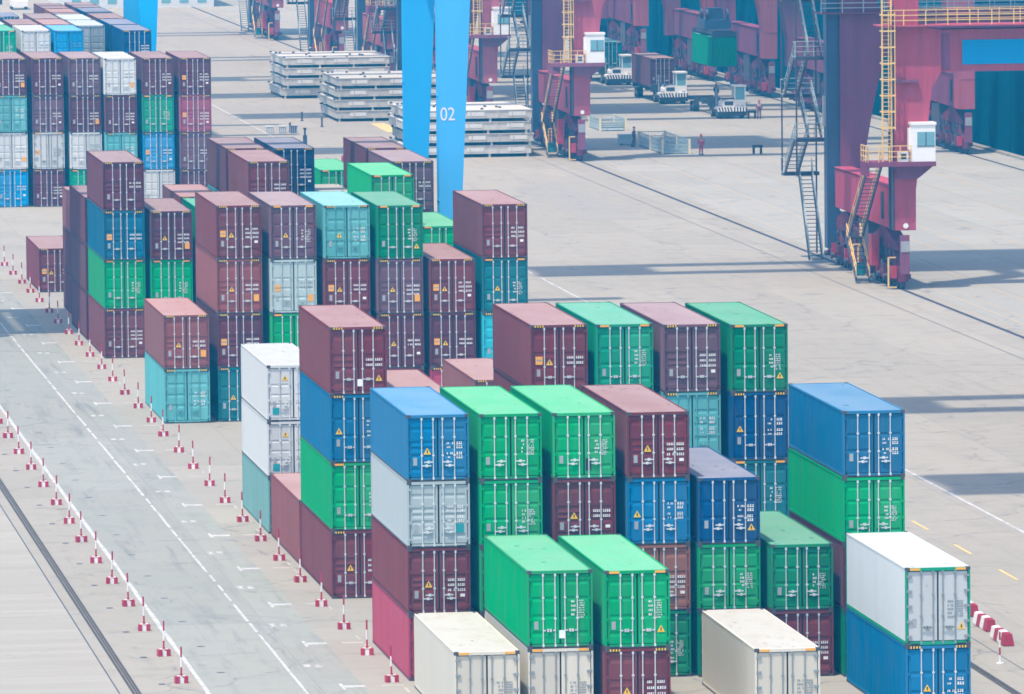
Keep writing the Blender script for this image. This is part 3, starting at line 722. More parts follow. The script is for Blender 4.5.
def sts():
    root = empty('quay_crane', (0,0,0), 'x', 'quay crane', 'dull red quay cranes along the berth')
    red, plum, yl, dk = M['crane'], M['crane_plum'], M['crane_yellow'], M['crane_dark']
    span = 33.45
    near = [(-.60,3.9),(.78,3.9),(.79,6.5),(1.0,8.2),(1.6,10.95),(1.9,13.2),(2.5,14.2),(2.5,16.95),(1.0,17.2),(.98,36.5),(-.65,36.5),(-.62,8.2)]
    back = [(-.17,3.9),(1.33,3.9),(1.35,6.5),(2.05,10.5),(2.65,13.3),(2.75,17.2),(2.2,18.5),(1.9,36.5),(-.13,36.5),(-.15,8.2)]
    for X, fl in ((0,1),(span,-1)):
        for prof, ya, yb, mt in ((near,0,2.2,red),(back,22.0,24.2,plum)):
            b = MB(); b.prism([(X+fl*u,v) for u,v in prof], ya, yb, 'y', 0)
            for z in (6.5, 8.3, 13.4): b.box(X+fl*(.02)-.64,X+fl*(.02)+.62,ya-.03,ya-.002,z-.05,z+.05,0) if z < 8 else b.box(X-.66,X-.63,ya-.02,yb+.02,z-.05,z+.05,0)
            if fl > 0 and ya == 0: b.cyl((X+.1,-.03,4.9),(X+.1,.0,4.9),.55,18,0); b.cyl((X+.1,-.05,4.2),(X+.1,-.03,4.2),.18,12,1)
            for z in (11.0, 16.0, 24.0, 30.0): b.box(X-.66,X-.645,ya+.02,yb-.02,z-.03,z+.03,0)
            b.box(X+fl*.1-.02,X+fl*.1+.02,ya-.022,ya-.002,8.6,14.0,0); b.box(X+fl*.62-.03,X+fl*.62+.03,ya-.022,ya-.002,4.0,8.1,0)
            build(b, 'leg', [mt, M['pole_white']], root)
        b = MB(); b.prism([(2.2,3.9),(22.0,4.05),(22.0,6.6),(2.2,6.72)], X-.55, X+.55, 'x', 0)
        for yy in (6,10,14,18): b.box(X-.575,X-.55,yy-.04,yy+.04,4.1,6.55,0)
        b.box(X-.7,X-.57,4.2,4.6,4.4,6.2,1); b.box(X-.62,X+.62,2.25,21.9,6.73,6.80,0)
        build(b, 'sill_beam', [red if fl > 0 else plum, dk], root)
        bogie_set(root, X, .3, 1); bogie_set(root, X, 24.0, -1)
        b = MB(); b.box(X-.5,X+.5,0,24.2,34.6,36.4,0); build(b, 'upper_tie', plum, root)
        for yy in (-.12,24.4):
            e = MB(); e.box(X-.30,X+.30,yy-.14,yy+.14,1.05,3.6,0)
            if yy < 0: e.box(X-.28,X+.28,-.30,-.258,2.5,3.2,1)
            build(e, 'end_bumper', [plum, M['plate']], root)
        e = MB(); e.box(X-.45,X+.45,10.4,13.9,1.2,3.85,0); build(e, 'drive_cabinet', dk, root)
    # portal beams
    for ya, mt in ((.25,red),(22.3,plum)):
        b = MB(); b.prism([(2.5,14.2),(span-2.5,14.2),(span-2.5,16.95),(2.5,16.95)], ya, ya+1.8, 'y', 0)
        b.box(-1.6,span+.5,ya-.95,ya+1.95,17.2,17.28,0); b.box(2.5,span-2.5,ya-.06,ya,16.75,16.94,0)
        build(b, 'portal_beam', mt, root)
        r = MB(); rails_along(r, (-1.55,ya-.9,17.28),(span,ya-.9,17.28),24,1.0,.06); rails_along(r, (1.2,ya+1.9,17.28),(span,ya+1.9,17.28),23,1.0,.05)
        build(r, 'handrail', yl if ya < 2 else M['cage'], root)
    sg = MB(); sg.box(3.95,13.5,.18,.245,14.66,16.26,0); build(sg, 'sign_board', M['sign_blue'], root)
    b = MB(); b.box(2.5,3.1,.2,.24,14.3,16.7,0); build(b, 'haunch_plate', plum, root); b = MB(); b.box(-.55,.95,-.35,-.01,13.55,13.75,0); build(b, 'ledge', plum, root)
    # cabin and platform
    b = MB(); b.box(-2.6,1.95,-.95,1.6,8.12,8.42,0); b.box(-2.6,-2.45,-.9,1.5,7.5,8.1,0); b.prism([(-.5,7.3),(.9,7.3),(1.9,8.1),(-.6,8.1)], -.3, -.02, 'y', 0); build(b, 'platform', plum, root)
    b = MB(); rails_along(b, (-2.55,-.9,8.42),(.3,-.9,8.42),4,1.05,.055); rails_along(b, (-2.55,-.9,8.42),(-2.55,1.5,8.42),3,1.05,.055); build(b, 'handrail', yl, root)
    c = MB(); c.box(.36,1.92,-.9,.9,8.43,10.80,0); c.box(.30,1.98,-.96,.96,10.81,10.98,0); c.box(.20,.355,-.7,-.2,9.2,10.6,0)
    cab = build(c, 'operator_cabin', M['crane_white'], root)
    w = MB(); w.box(.72,1.86,-.93,-.905,9.46,10.36,0); w.box(.70,1.88,-.925,-.902,9.40,9.46,1); w.box(1.26,1.32,-.94,-.931,9.46,10.36,1); build(w, 'cabin_window', [M['glass'], dk], cab)
    b = MB(); b.box(-.5,.15,-.85,-.3,8.43,9.05,0); b.box(-.35,.0,-.87,-.851,8.6,8.95,1); build(b, 'control_box', [M['crane_white'], dk], root)
    # caged ladder
    b = MB(); x0, x1, yy = -1.55, -.72, -.15
    for x in (x0+.12,x1-.12): b.bar((x,yy,8.42),(x,yy,19.5),.10,.10)
    for k in range(40): b.box(x0+.12,x1-.12,yy-.02,yy+.02,8.5+.27*k,8.54+.27*k)
    for k in range(8):
        z = 10.6+1.05*k
        b.box(x0-.05,x1+.05,yy-.72,yy-.66,z,z+.09); b.box(x0-.05,x0+.02,yy-.7,yy,z,z+.09); b.box(x1-.02,x1+.05,yy-.7,yy,z,z+.09)
    for x in (x0,(x0+x1)/2,x1): b.bar((x,yy-.69,10.5),(x,yy-.69,18.2),.05,.05)
    b.box(x0-.12,x1+.25,yy-.8,yy+.3,8.43,10.5,0) if False else None
    build(b, 'ladder', yl, root)
    b = MB(); b.box(-.72,-.62,.05,.5,3.9,18.5); b.box(-.78,-.62,1.2,1.35,3.9,18.5); build(b, 'cable_tray', dk, root)
    # stairs
    b = MB(); flight(b, -2.05,-1.15, 1.6,8.2, 8.8,2.9); b.box(-2.1,-1.1,8.7,9.8,2.8,2.86,0); flight(b,-2.05,-1.15,9.6,2.8,6.2,.3)
    rails_along(b, (-2.1,9.8,2.86),(-1.1,9.8,2.86),2,1.0,.05)
    build(b, 'stairway', [dk, yl], root)
    b = MB(); lev = [(.25,6.0),(6.0,8.6),(8.6,11.4),(11.4,14.2),(14.2,18.0)]
    for k, (za, zb) in enumerate(lev):
        x0, x1 = ((-1.75,-.85),(-2.7,-1.8))[k % 2]
        ya, yb = (25.4,29.4) if k % 2 == 0 else (29.4,25.4)
        flight(b, x0, x1, ya, za, yb, zb)
        yp = yb
        b.box(-2.8,-.3,min(yp,yp+(1.0 if yp > 27 else -1.0)),max(yp,yp+(1.0 if yp > 27 else -1.0)),zb-.24,zb,0)
        yo = yp+(1.0 if yp > 27 else -1.0)
        for rr_ in range(3): b.bar((-2.8,yo,zb+.35*(rr_+1)),(-.3,yo,zb+.35*(rr_+1)),.045,.045,1)
        for xx in (-2.8,-1.55,-.3): b.bar((xx,yo,zb),(xx,yo,zb+1.05),.05,.05,1)
        b.bar((-2.8,yp,zb),(-2.8,yo,zb),.05,.05,1); b.bar((-2.8,yp,zb+1.0),(-2.8,yo,zb+1.0),.045,.045,1)
    for xx in (-2.75,-.35):
        for yy in (24.5,30.3): b.bar((xx,yy,.3 if xx > -1 else 6.0),(xx,yy,18.),.10,.10,0)
    build(b, 'stair_tower', [dk, M['cage']], root)
    b = MB(); b.box(-1.05,-.18,22.3,23.4,1.2,36,0); b.box(-1.25,-1.06,22.5,22.9,9.5,11.6,1); build(b, 'service_duct', [M['service'], M['plate']], root)
    # small gear at the foot
    b = MB(); b.box(-1.2,-.7,5.2,6.4,1.25,3.3,0); build(b, 'drive_housing', M['pole_red'], root)
    b = MB(); b.box(-1.65,-1.1,8.2,9.0,.35,1.2,0); build(b, 'cabinet', M['tealbox'], root)
    b = MB()
    for yy in (.6, 11.4, 13.2): b.bar((-.95,yy,.15),(-.95,yy,2.1),.10,.10); b.bar((-.95,yy,2.1),(-.45,yy,2.1),.08,.08); b.bar((-.95,yy,.15),(-.4,yy,.15),.08,.08)
    build(b, 'guard_bar', yl, root)
    # boom and machinery house above the picture
    for yy in (8.6, 15.6):
        b = MB(); b.box(-31.5,78,yy-1.05,yy+1.05,37.0,39.2,0); build(b, 'boom_girder', plum, root)
    b = MB(); b.box(-8,10,5.0,23.0,39.3,42.6,0); build(b, 'machinery_house', M['crane_white'], root)
    b = MB(); b.box(-.8,.8,0,24.2,36.42,36.98,0); b.box(span-.8,span+.8,0,24.2,36.42,36.98,0)
    b.box(-31,-23.5,9.7,14.5,38.62,39.1,0)
    for xx in (-31,-12,12,22,45,60,77): b.box(xx-.3,xx+.3,9.4,14.8,37.3,38.6,0)
    build(b, 'cross_tie', plum, root)
    return root
c1 = sts(); c1.location = (89.15,464.2,0); c1['label'] = 'nearest red quay crane with white cabin and blue board on its beam'
for y, lab in ((609.2,'red quay crane with white cabin behind the slab stacks and lashing cages'),(668.,'mauve red quay crane with white cabin beside gantry leg 02'),
               (707.5,'hazy red quay crane hidden behind gantry leg, hoisting the green container'),(743.,'hazy plum quay crane between gantry leg and second crane'),(790.,'hazy plum quay crane rising behind the middle slab stack'),(858.,'most distant quay crane, its base behind the first slab stack'),
               (363.,'quay crane beyond the right frame edge casting the near boom shadow'),(322.,'second quay crane beyond the frame casting the faint boom shadow')):
    o = copy_tree(c1); o.location = (89.15,y,0); o['label'] = lab

# ------------------------------------------------------------------ hoisted container, spreader, trucks
def beam_head(b, cx, cy, z, m=0):
    b.box(cx-.9,cx+.9,cy-5.9,cy+5.9,z,z+.45,m); b.box(cx-1.2,cx+1.2,cy-6.05,cy-5.6,z-.12,z+.35,m); b.box(cx-1.2,cx+1.2,cy+5.6,cy+6.05,z-.12,z+.35,m)
hx, hy, hz0 = 115.5, 693., 3.85
container(hx-w2, hy, hz0, 'seagreen','G','H','green container hoisted in the air under a spreader before the hull','x',group=None)
for o in list(bpy.data.objects):
    if o.get('label', '').startswith('green container hoisted'): o.rotation_euler = (0,0,math.pi); o.location = (hx, hy+L, hz0)
sp = empty('spreader', (hx,hy+L/2,hz0+H_+.02), 'dark lifting spreader with sheaves holding the hoisted green container', 'spreader')
b = MB(); beam_head(b, 0, 0, .13); build(b, 'spreader_frame', M['crane_dark'], sp)
b = MB(); b.box(-1.3,1.3,-2.2,2.2,.6,1.5,0)
for sx in (-1,1):
    for sy in (-1.6,1.6): b.cyl((sx*1.0-.1,sy,2.0),(sx*1.0+.1,sy,2.0),.55,14,0); b.box(sx*1.0-.16,sx*1.0+.16,sy-.2,sy+.2,1.4,2.1,0)
b.box(-.7,.7,-1,1,1.5,2.6,0); build(b, 'head_block', M['service'], sp)
b = MB()
for sx in (-1,1):
    for sy in (-1.6,1.6): b.cyl((sx*1.0,sy,2.4),(sx*1.5,sy*1.3,30.),.035,5,0)
build(b, 'hoist_rope', M['crane_dark'], sp)

def tractor():
    root = empty('terminal_tractor', (0,0,0), 'x', 'terminal tractor', 'white terminal tractors on the apron')
    b = MB(); b.box(-.55,.55,.3,5.6,.55,.95,0); b.box(-1.0,1.0,3.8,5.4,.95,1.2,0); b.box(-1.35,1.35,.35,2.4,.5,.98,0); build(b, 'chassis', M['trucksteel'], root)
    b = MB(); b.box(-1.45,1.45,0,.35,.32,.82,1)
    n = 20
    for k in range(n):
        xa = -1.45+2.9*k/n; xb = -1.45+2.9*(k+1)/n; sh = .12
        b.face([(xa,-.004,.82),(xb,-.004,.82),(xb-sh if k < n/2 else xb+sh*0,-.004,1.30),(xa-sh if (k < n/2 and k > 0) else xa,-.004,1.30)], 2 if k % 2 == 0 else 1)
    b.box(-1.45,1.45,0,.34,.825,1.30,2); build(b, 'bumper', [M['trucksteel'], M['black'], M['truck_white']], root)
    b = MB(); b.prism([(-.95,1.33),(.30,1.33),(.30,2.1),(-.25,2.2),(-.72,2.08),(-.95,1.75)], .3, 2.9, 'y', 0); b.prism([(-1.42,1.0),(1.4,1.0),(1.4,1.31),(-1.25,1.31),(-1.42,1.2)], .36, 2.3, 'y', 0); b.box(-.75,.12,.275,.299,1.5,1.95,2); b.box(-.9,.25,.5,2.6,2.201,2.23,2)
    for s in (-1.1,1.05): b.box(s-.16,s+.16,.27,.30,1.36,1.52,1)
    build(b, 'hood', [M['truck_white'], M['plate'], M['trucksteel']], root)
    b = MB(); b.box(.32,1.42,.6,2.4,1.32,2.1,0); b.box(.25,1.5,.45,2.6,3.55,3.72,0)
    for x in (.36,1.38):
        for yy in (.66,2.34): b.box(x-.05,x+.05,yy-.05,yy+.05,2.1,3.55,0)
    cab = build(b, 'cab', M['truck_white'], root)
    b = MB(); b.box(.40,1.34,.63,.66,2.1,3.5,0); b.box(.345,.36,.72,2.28,2.1,3.5,0); b.box(1.385,1.40,.72,2.28,2.1,3.5,0); build(b, 'cab_window', M['glass'], cab)
    b = MB(); b.cyl((-1.1,2.9,1.0),(-1.1,2.9,3.3),.09,8); b.bar((1.5,.6,3.0),(1.85,.5,3.0),.05); b.box(1.75,1.95,.45,.5,2.75,3.2); build(b, 'exhaust_and_mirror', M['darkrod'], root)
    for x in (-1.12,1.12):
        for yy in (1.3,4.7):
            b = MB(); b.cyl((x-.2,yy,.52),(x+.2,yy,.52),.52,18,0); b.cyl((x-.21,yy,.52),(x+.21,yy,.52),.24,12,1); build(b, 'wheel', [M['tyre'], M['plate']], root)
    return root
def trailer():
    root = empty('container_trailer', (0,0,0), 'x', 'trailer', 'container trailers on the apron')
    b = MB()
    for x in (-.5,.5): b.box(x-.12,x+.12,0,12.4,.95,1.35,0)
    for yy in (.1,4,8,12.1): b.box(-1.22,1.22,yy-.12,yy+.12,1.0,1.40,0)
    b.box(-1.3,1.3,-.3,0,1.0,1.75,0)
    build(b, 'bed', M['trucksteel'], root)
    for x in (-.95,.95):
        for yy in (9.3,10.6):
            b = MB(); b.cyl((x-.28,yy,.5),(x+.28,yy,.5),.5,18,0); b.cyl((x-.29,yy,.5),(x+.29,yy,.5),.22,10,1); build(b, 'wheel', [M['tyre'], M['plate']], root)
    b = MB()
    for x in (-.6,.6): b.box(x-.06,x+.06,2.4,2.55,.1,.95,0)
    build(b, 'landing_leg', M['trucksteel'], root)
    return root
tr0, tl0 = tractor(), trailer()
for k, (x, y, lt, ll) in enumerate(((112.0,737.5,'white tractor hauling the dark teal container beside second crane','trailer under the dark teal container beside second crane'),
                                    (111.5,699.2,'white tractor with striped bumper hauling the maroon container','trailer carrying the maroon container behind its tractor'),
                                    (112.6,671.3,'white tractor with striped bumper pulling an empty trailer','empty dark trailer behind the nearest white tractor'))):
    a = tr0 if k == 0 else copy_tree(tr0); t = tl0 if k == 0 else copy_tree(tl0)
    a.location = (x,y,.004); a.scale = (.95,1,.84); a['label'] = lt
    t.location = (x-(.25 if k else .2),y+4.9,.004); t['label'] = ll
container(111.75-w2,742.2,1.41,'darkteal','R','H','dark teal container riding a trailer behind the second crane cabin','x')
container(111.2-w2,704.3,1.41,'wine','R','H','maroon container riding a trailer behind a white tractor','x')

# ------------------------------------------------------------------ hatch covers piled in three stacks
def hatch():
    root = empty('hatch_cover', (0,0,0), 'x', 'hatch cover', 'grey steel hatch covers in piles')
    b = MB(); b.box(0,10.6,0,13.4,.0,.66,0); b.box(-.06,10.66,-.06,13.46,.661,.72,0)
    for k in range(9): xx = .5+k*1.2; b.box(xx-.05,xx+.05,-.05,0,.12,.655,0)
    for k in range(8): yy = .8+k*1.65; b.box(-.07,0,yy-.07,yy+.07,.12,.655,0)
    for xx in (1.3,5.0,8.6): b.box(xx,xx+1.5,-.03,-.002,.2,.56,2)
    b.box(.3,10.3,.3,13.1,-.06,-.002,1)
    build(b, 'panel', [M['hatch'], M['hatch_under'], M['palehatch']], root)
    for xx in (.3,3.6,7.0,10.3):
        for yy in (.15,13.25): b = MB(); b.box(xx-.09,xx+.09,yy-.09,yy+.09,-.295,-.003,0); build(b, 'support_pad', M['hatch'], root)
    for xx, yy in [(random.uniform(.3,10.3),random.uniform(.2,13.2)) for _ in range(12)]+[(0,13.25),(0,.25)]:
        b = MB(); b.box(xx-.11,xx+.11,yy-.14,yy+.14,.721,.86,0); build(b, 'cleat', M['crane_dark'], root)
    return root
M['palehatch'] = plain('pale_patch_paint', (.66,.67,.64), .6)
h0 = None
LEV = ['bottom','second from bottom','third from bottom','top']
for (x, y, nm) in ((75.5,722.2,'farthest pile'),(75.95,678.2,'middle pile beside gantry leg'),(75.45,617.8,'nearest pile behind leg 02')):
    for k in range(4):
        o = hatch() if h0 is None else copy_tree(h0); h0 = h0 or o
        off = (0 if k == 0 else random.uniform(-.15,.35)); o.location = (x+off, y+random.uniform(-.2,.2), .30+1.02*k)
        o['label'] = f'pale grey steel hatch cover, {LEV[k]} of the {nm}'

# ------------------------------------------------------------------ ships' hulls, shed, small yard things
def hull(name, y0, y1, label, mat):
    root = empty(name, (128.6,y0,0), label, 'ship')
    b = MB(); n = int((y1-y0)/14)
    secs = []
    for k in range(n+1):
        t = k/n; y = t*(y1-y0)
        taper = 0
        if t < .10: taper = ((.10-t)/.10)**2*9
        if t > .93: taper = ((t-.93)/.07)**2*9
        secs.append([(taper*1.6,y,-3.4),(taper*1.1,y,-1),(taper*.7,y,4),(taper*.25,y,12),(0,y,24)])
    for a, c in zip(secs, secs[1:]):
        for i in range(4): b.face([a[i],c[i],c[i+1],a[i+1]])
    b.face([s[4] for s in secs]+[(30,y1-y0-10,24),(30,10,24)])
    b.face([s[0] for s in (secs[0],secs[-1])]+[(30,y1-y0-10,-3.4),(30,10,-3.4)])
    b.face([(secs[0][i]) for i in range(5)]+[(30,10,24),(30,10,-3.4)]); b.face([(secs[-1][i]) for i in range(5)]+[(30,y1-y0-10,24),(30,y1-y0-10,-3.4)])
    build(b, 'hull_plating', mat, root)
    b = MB()
    for k in range(int((y1-y0-30)/9)): yy = 15+9*k; b.box(-.10,-.01,yy-.12,yy+.12,-1,22,0)
    b.box(-.14,-.02,14,y1-y0-12,9.8,10.2,0); build(b, 'fender_rail', mat, root)
    return root
hull('ship', 470., 884., 'dark teal hull of the ship moored behind the quay cranes', M['hull'])
hull('ship', 905., 1290., 'farther teal ship hull seen between distant quay cranes', M['hull'])
b = MB(); b.box(0,20,0,30,0,9,0)
for k in range(8): b.box(1+2.4*k,2.2+2.4*k,-.05,-.005,.6,1.6,1)
wh = empty('harbour_shed', (72.,967.,0), 'pale harbour shed at the far end of the yard', 'shed')
build(b, 'shed_wall', [M['shed'], M['glass']], wh)
b = MB(); b.prism([(-.5,9.01),(20.5,9.01),(10,11.2)], -.5, 30.5, 'y', 0); build(b, 'shed_roof', M['shed'], wh)
v = empty('delivery_van', (66.,966.,.004), 'white delivery van parked far off before the shed', 'van')
b = MB(); b.prism([(0,.4),(5,.4),(5,2.3),(1.3,2.3),(.7,1.4),(0,1.2)], -1.05, 1.05, 'x', 0); build(b, 'body', M['truck_white'], v)
b = MB(); b.prism([(.68,1.42),(1.26,2.2),(1.22,2.25),(.62,1.42)], -.9, .9, 'x', 0); build(b, 'windscreen', M['glass'], v)
for x in (-.95,.95):
    for yy in (.9,4.1):
        b = MB(); b.cyl((x-.1,yy,.35),(x+.1,yy,.35),.35,12); build(b, 'wheel', M['tyre'], v)
hk = empty('hook_block', (45.6,700.,9.2), 'dark hook block hanging on ropes over the far containers', 'hook block')
b = MB(); b.cyl((-.35,0,2.2),(.35,0,2.2),.75,14,0); b.box(-.5,.5,-.3,.3,1.5,2.6,0); b.cyl((0,0,1.5),(0,0,.5),.12,8,0); b.box(-.22,.22,-.2,.2,0,.55,0); build(b, 'block', M['service'], hk)
b = MB()
for sx in (-.3,.3): b.cyl((sx,0,2.8),(sx,0,14.),.05,5)
build(b, 'rope', M['crane_dark'], hk)
mp_ = empty('marker_post', (68.8,639.5,0), 'dark blue marker post standing alone on the yard', 'post')
b = MB(); b.box(-.17,.17,-.17,.17,.05,.95,0); b.box(-.25,.25,-.25,.25,0,.05,0); build(b, 'base', M['service'], mp_)
b = MB(); b.cyl((0,0,.95),(0,0,1.45),.09,8); b.cyl((0,0,1.45),(0,0,1.62),.14,8); build(b, 'lamp_head', M['service'], mp_)
for x, y, lab, mt in ((67.9,661.2,'small white crate, first of three in the yard','truck_white'),(69.05,661.0,'small pale crate with raised lid, middle of three in the yard','shed'),(70.0,660.5,'small blue crate, last of three in the yard','service')):
    r = empty('crate', (x,y,0), lab, 'crate', 'small crates in the yard')
    b = MB(); b.box(-.32,.32,-.3,.3,.04,.55,0)
    for k in range(4): b.box(-.34+.19*k,-.26+.19*k,-.33,-.302,.02,.58,1)
    build(b, 'box', [M[mt], M['plate']], r)
    b = MB(); b.box(-.36,.36,-.34,.34,.582,.65,0); build(b, 'lid', M[mt], r)
for x, y, lab in ((72.96,680.6,'tiny dark bollard standing in the band of shade'),(73.65,669.7,'tiny dark bollard in front of the middle slab pile'),(69.9,662.5,'tiny dark bollard behind the small crates')):
    b = MB(); b.cyl((0,0,0),(0,0,.06),.18,10); b.cyl((0,0,.06),(0,0,.75),.08,8); b.cyl((0,0,.75),(0,0,.85),.11,8)
    o = build(b, 'bollard', M['crane_dark'], None, (x,y,0)); tag(o, lab, 'bollard', 'bollards in the yard')
rs = empty('lifting_frame', (69.2,604.,0), 'plum red lifting frame lying on the ground behind green containers', 'lifting frame')
b = MB(); b.box(-.6,3.2,0,1.0,.3,1.05,0); b.box(-.4,-.1,5,6,.3,.9,0); b.box(-.5,3.1,5,6,.3,.8,0); b.box(-.5,-.2,1.0,5,.35,.8,0); b.box(2.8,3.1,1,5,.35,.8,0); build(b, 'beam', M['crane'], rs)
b = MB(); b.box(-.5,.1,.1,.9,1.052,1.9,0); b.cyl((1.6,-.02,.7),(1.6,-.12,.7),.28,12,1); build(b, 'head', [M['crane'], M['vest']], rs)
for k, xx in enumerate((-.4,2.9)):
    b = MB(); b.box(xx-.2,xx+.2,.2,.8,0,.298); build(b, 'foot', M['crane_dark'], rs)

def cage(x, y, wd, dp, ht, lab, nx, ny):
    r = empty('lashing_cage', (x,y,.004), lab, 'cage', 'lashing cages on the apron')
    b = MB(); t = .035
    for y0 in (0,dp):
        for k in range(nx*4+1): b.box(wd*k/(nx*4)-.012,wd*k/(nx*4)+.012,y0-.012,y0+.012,.1,ht-.05)
        for z in (.1,ht*.35,ht*.68,ht): b.box(0,wd,y0-t/2,y0+t/2,z-t,z+t)
        b.bar((0,y0-.02,ht),(wd*.3,y0-.02,.12),.05); b.bar((wd,y0-.02,ht),(wd*.7,y0-.02,.12),.05)
    for x0 in (0,wd):
        n = int(dp/.3)
        for k in range(n+1): b.box(x0-.012,x0+.012,dp*k/n-.012,dp*k/n+.012,.1,ht-.05)
        for z in (.1,ht*.35,ht*.68,ht): b.box(x0-t/2,x0+t/2,0,dp,z-t,z+t)
    b.box(.02,wd-.02,.02,dp-.02,.06,.10); b.box(wd*.45,wd*.55,-.05,-.03,.35,.85)
    for z in (.3,.5,.7): b.box(.03,wd-.03,dp*.03,dp*.031+.02,z-.07,z+.07)
    build(b, 'mesh_panels', M['cage'], r)
    for yy in [dp*k/ny for k in range(ny+1)]:
        for xx in (0,wd):
            b = MB(); b.box(xx-.09,xx+.09,yy-.09,yy+.09,0,ht+.08); build(b, 'post', M['cageposts'], r)
    return r
cage(97.45,617.6,2.35,13.6,1.2,'long grey mesh lashing cage beside the worker in red',2,2)
cage(97.55,654.6,2.35,7.0,1.1,'short pale mesh lashing cage with yellow posts behind second crane foot',2,1)
bx_ = empty('gear_box', (95.9,632.,.004), 'teal grey gear box beside the worker at the cage', 'gear box')
b = MB(); b.box(0,1.5,0,1.2,.15,.85,0); b.box(-.05,1.55,-.05,1.25,.851,.93,0); build(b, 'box', M['cage'], bx_)
b = MB(); b.box(.1,.3,.1,1.1,0,.148); b.box(1.2,1.4,.1,1.1,0,.148); build(b, 'skid', M['trucksteel'], bx_)
for x, y, lab in ((105.0,615.5,'black trestle standing alone on the apron near the worker'),(114.0,671.0,'black trestle next to the nearest white tractor')):
    r = empty('trestle', (x,y,.004), lab, 'trestle', 'black trestles on the apron')
    b = MB(); b.box(0,.85,0,.5,.55,.75); build(b, 'top', M['black'], r)
    for xx in (.03,.67):
        for yy in (.03,.37): b = MB(); b.box(xx,xx+.14,yy,yy+.1,0,.549); build(b, 'leg', M['black'], r)

def person(x, y, lab, suit, rz=0, arm=0.25, stride=.12):
    """a standing worker: one skinned body, coverall, helmet and vest"""
    r = empty('person', (x,y,.004), lab, 'person', None, rz)
    def skin(name, verts, edges, rad, mat, sub=1):
        me = bpy.data.meshes.new(name); me.from_pydata(verts, edges, []); me.materials.append(mat)
        o = link(name, me, r)
        sk = o.modifiers.new('skin', 'SKIN')
        for i, rr in enumerate(rad): me.skin_vertices[0].data[i].radius = (rr, rr*.85)
        me.skin_vertices[0].data[0].use_root = True
        ss = o.modifiers.new('smooth', 'SUBSURF'); ss.levels = sub; ss.render_levels = sub
        bpy.context.view_layer.update()
        m2 = bpy.data.meshes.new_from_object(o.evaluated_get(bpy.context.evaluated_depsgraph_get()))
        for p in m2.polygons: p.use_smooth = True
        o.modifiers.clear(); o.data = m2; m2.name = name
        return o
    s = stride
    V = [(0,0,.95),(0,0,1.18),(0,0,1.40),(0,0,1.50),(0,-.02,1.62),(0,-.01,1.72),
         (-.10,0,.90),(-.11,-s*.4,.50),(-.12,s*.2,.08),(-.12,s*.2-.12,.03),
         (.10,0,.90),(.11,s*.5,.50),(.12,s*1.2,.08),(.12,s*1.2-.12,.03),
         (-.20,0,1.38),(-.27,.02,1.12),(-.25,-arm,.92),(-.24,-arm-.07,.85),
         (.20,0,1.38),(.27,.02,1.12),(.25,-arm*.4,.88),(.24,-arm*.4-.05,.80)]
    E_ = [(0,1),(1,2),(2,3),(3,4),(4,5),(0,6),(6,7),(7,8),(8,9),(0,10),(10,11),(11,12),(12,13),(2,14),(14,15),(15,16),(16,17),(2,18),(18,19),(19,20),(20,21)]
    RD = [.15,.145,.15,.062,.098,.085,.10,.072,.052,.05,.10,.072,.052,.05,.07,.056,.045,.04,.07,.056,.045,.04]
    body = skin('body', V, E_, RD, M['skin'])
    suitv = [v for i, v in enumerate(V) if i not in (3,4,5,9,13,17,21)]
    idx = [i for i in range(len(V)) if i not in (3,4,5,9,13,17,21)]
    mp = {o: n for n, o in enumerate(idx)}
    skin('coverall', suitv, [(mp[a],mp[c]) for a, c in E_ if a in mp and c in mp], [RD[i]*1.16+.008 for i in idx], suit)
    b = MB(); b.cyl((0,-.01,1.66),(0,-.01,1.78),.125,12,0,.10); b.cyl((0,-.01,1.78),(0,-.01,1.82),.10,12,0,.04); b.cyl((0,-.04,1.655),(0,-.04,1.675),.15,12,0); build(b, 'helmet', M['helmet'], r)
    b = MB(); b.box(-.19,.19,-.175,-.165,1.22,1.28,0); b.box(-.19,.19,-.17,-.16,1.36,1.41,0); b.box(-.21,.21,.165,.175,1.22,1.28,0); build(b, 'reflective_band', M['vest'], r)
    b = MB()
    for xx, yy in ((-.12,s*.2-.06),(.12,s*1.2-.06)): b.box(xx-.055,xx+.055,yy-.15,yy+.12,0,.10)
    build(b, 'boot', M['black'], r)
    return r
person(100.45,615.4,'worker in bright red coverall and helmet standing by the long cage', M['coverall_red'], .2, .12, .03)
person(96.72,629.1,'worker in dull coverall walking beside the teal grey gear box', M['coverall_plum'], 1.1, .22, .22)
person(114.95,670.3,'worker in dull coverall standing by the nearest white tractor', M['coverall_plum'], -.2, .1, .04)
person(116.3,703.,'worker in dark clothes behind the empty trailer', M['coverall_dark'], .4, .2, .1)

# ------------------------------------------------------------------ air
hz = MB(); hz.box(-520,500,-140,1520,-4.6,46.)
hm = bpy.data.materials.new('haze_air'); hm.use_nodes = True; hn = hm.node_tree
for n in list(hn.nodes): hn.nodes.remove(n)
out = hn.nodes.new('ShaderNodeOutputMaterial'); pv = hn.nodes.new('ShaderNodeVolumePrincipled')
pv.inputs['Color'].default_value = (.04,.52,1.0,1); pv.inputs['Absorption Color'].default_value = (1,1,1,1); pv.inputs['Density'].default_value = .00042
hn.links.new(pv.outputs[0], out.inputs['Volume'])
tag(build(hz, 'haze', hm), kind='stuff')

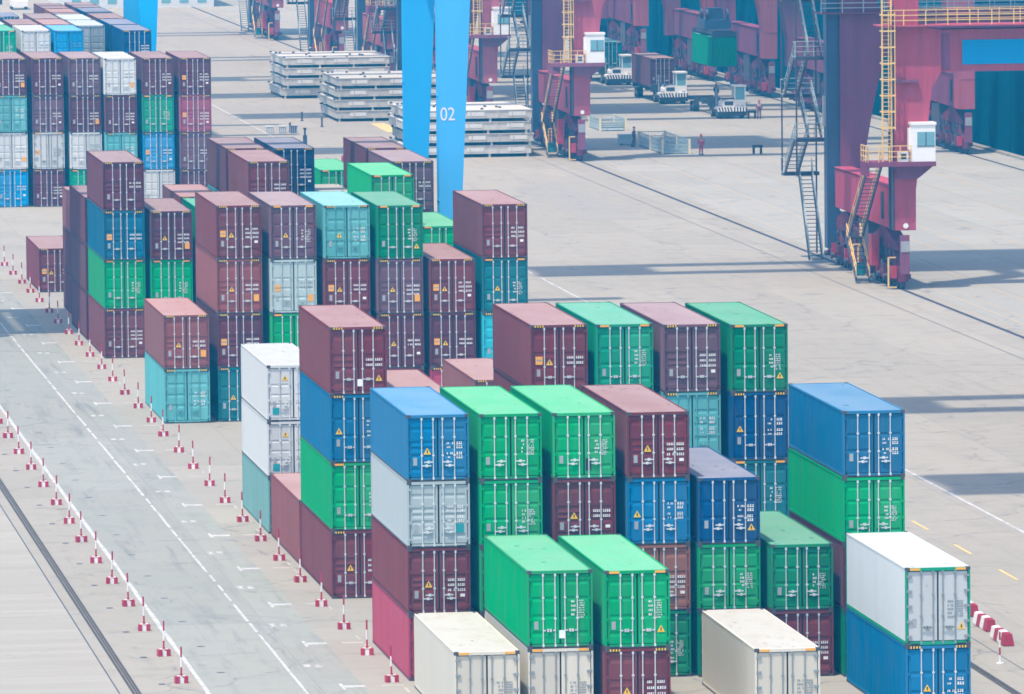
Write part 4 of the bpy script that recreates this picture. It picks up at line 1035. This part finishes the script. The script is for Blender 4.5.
# ------------------------------------------------------------------ light and camera
Sd = Vector((-.25,-.25,.94)).normalized()
sun = bpy.data.lights.new('sun', 'SUN'); sun.energy = 2.35; sun.angle = R(1.4); sun.color = (1.,.94,.84)
so = bpy.data.objects.new('sun', sun); COL.objects.link(so); so.rotation_euler = Sd.to_track_quat('Z','Y').to_euler(); so.location = (0,300,200)
wd = bpy.data.worlds.new('World'); sc.world = wd; wd.use_nodes = True; nt = wd.node_tree
bg = nt.nodes['Background']; sky = nt.nodes.new('ShaderNodeTexSky'); sky.sky_type = 'NISHITA'; sky.sun_disc = False
sky.sun_elevation = math.asin(Sd.z); sky.sun_rotation = math.atan2(Sd.x, Sd.y); sky.air_density = 1.0; sky.dust_density = 1.3; sky.ozone_density = 1.0
nt.links.new(sky.outputs[0], bg.inputs[0]); bg.inputs[1].default_value = .15

F, yaw, pit, roll, CH = 7254.637682, .13544317, .08523911, -.00991634, 36.8543
cy, sy = math.cos(yaw), math.sin(yaw)
f = Vector((sy*math.cos(pit), cy*math.cos(pit), -math.sin(pit))); r0 = Vector((cy,-sy,0)); u0 = r0.cross(f)
rx = r0*math.cos(roll)+u0*math.sin(roll); ux = -r0*math.sin(roll)+u0*math.cos(roll)
cam = bpy.data.cameras.new('camera'); co = bpy.data.objects.new('camera', cam); COL.objects.link(co)
co.matrix_world = Matrix(((rx.x,ux.x,-f.x,0),(rx.y,ux.y,-f.y,0),(rx.z,ux.z,-f.z,CH),(0,0,0,1)))
cam.sensor_width = 36.; cam.lens = F*36/1024; cam.clip_start = 1.; cam.clip_end = 6000.
sc.camera = co

sc.render.resolution_x, sc.render.resolution_y = 1024, 694
sc.view_settings.view_transform = 'Standard'; sc.view_settings.look = 'None'; sc.view_settings.gamma = 1; sc.view_settings.use_curve_mapping = False
sc.view_settings.exposure = 0.98
cy_ = sc.cycles
cy_.use_denoising = True; cy_.filter_width = 1.65
cy_.max_bounces = 6; cy_.diffuse_bounces = 3; cy_.glossy_bounces = 3; cy_.volume_bounces = 0; cy_.transmission_bounces = 2
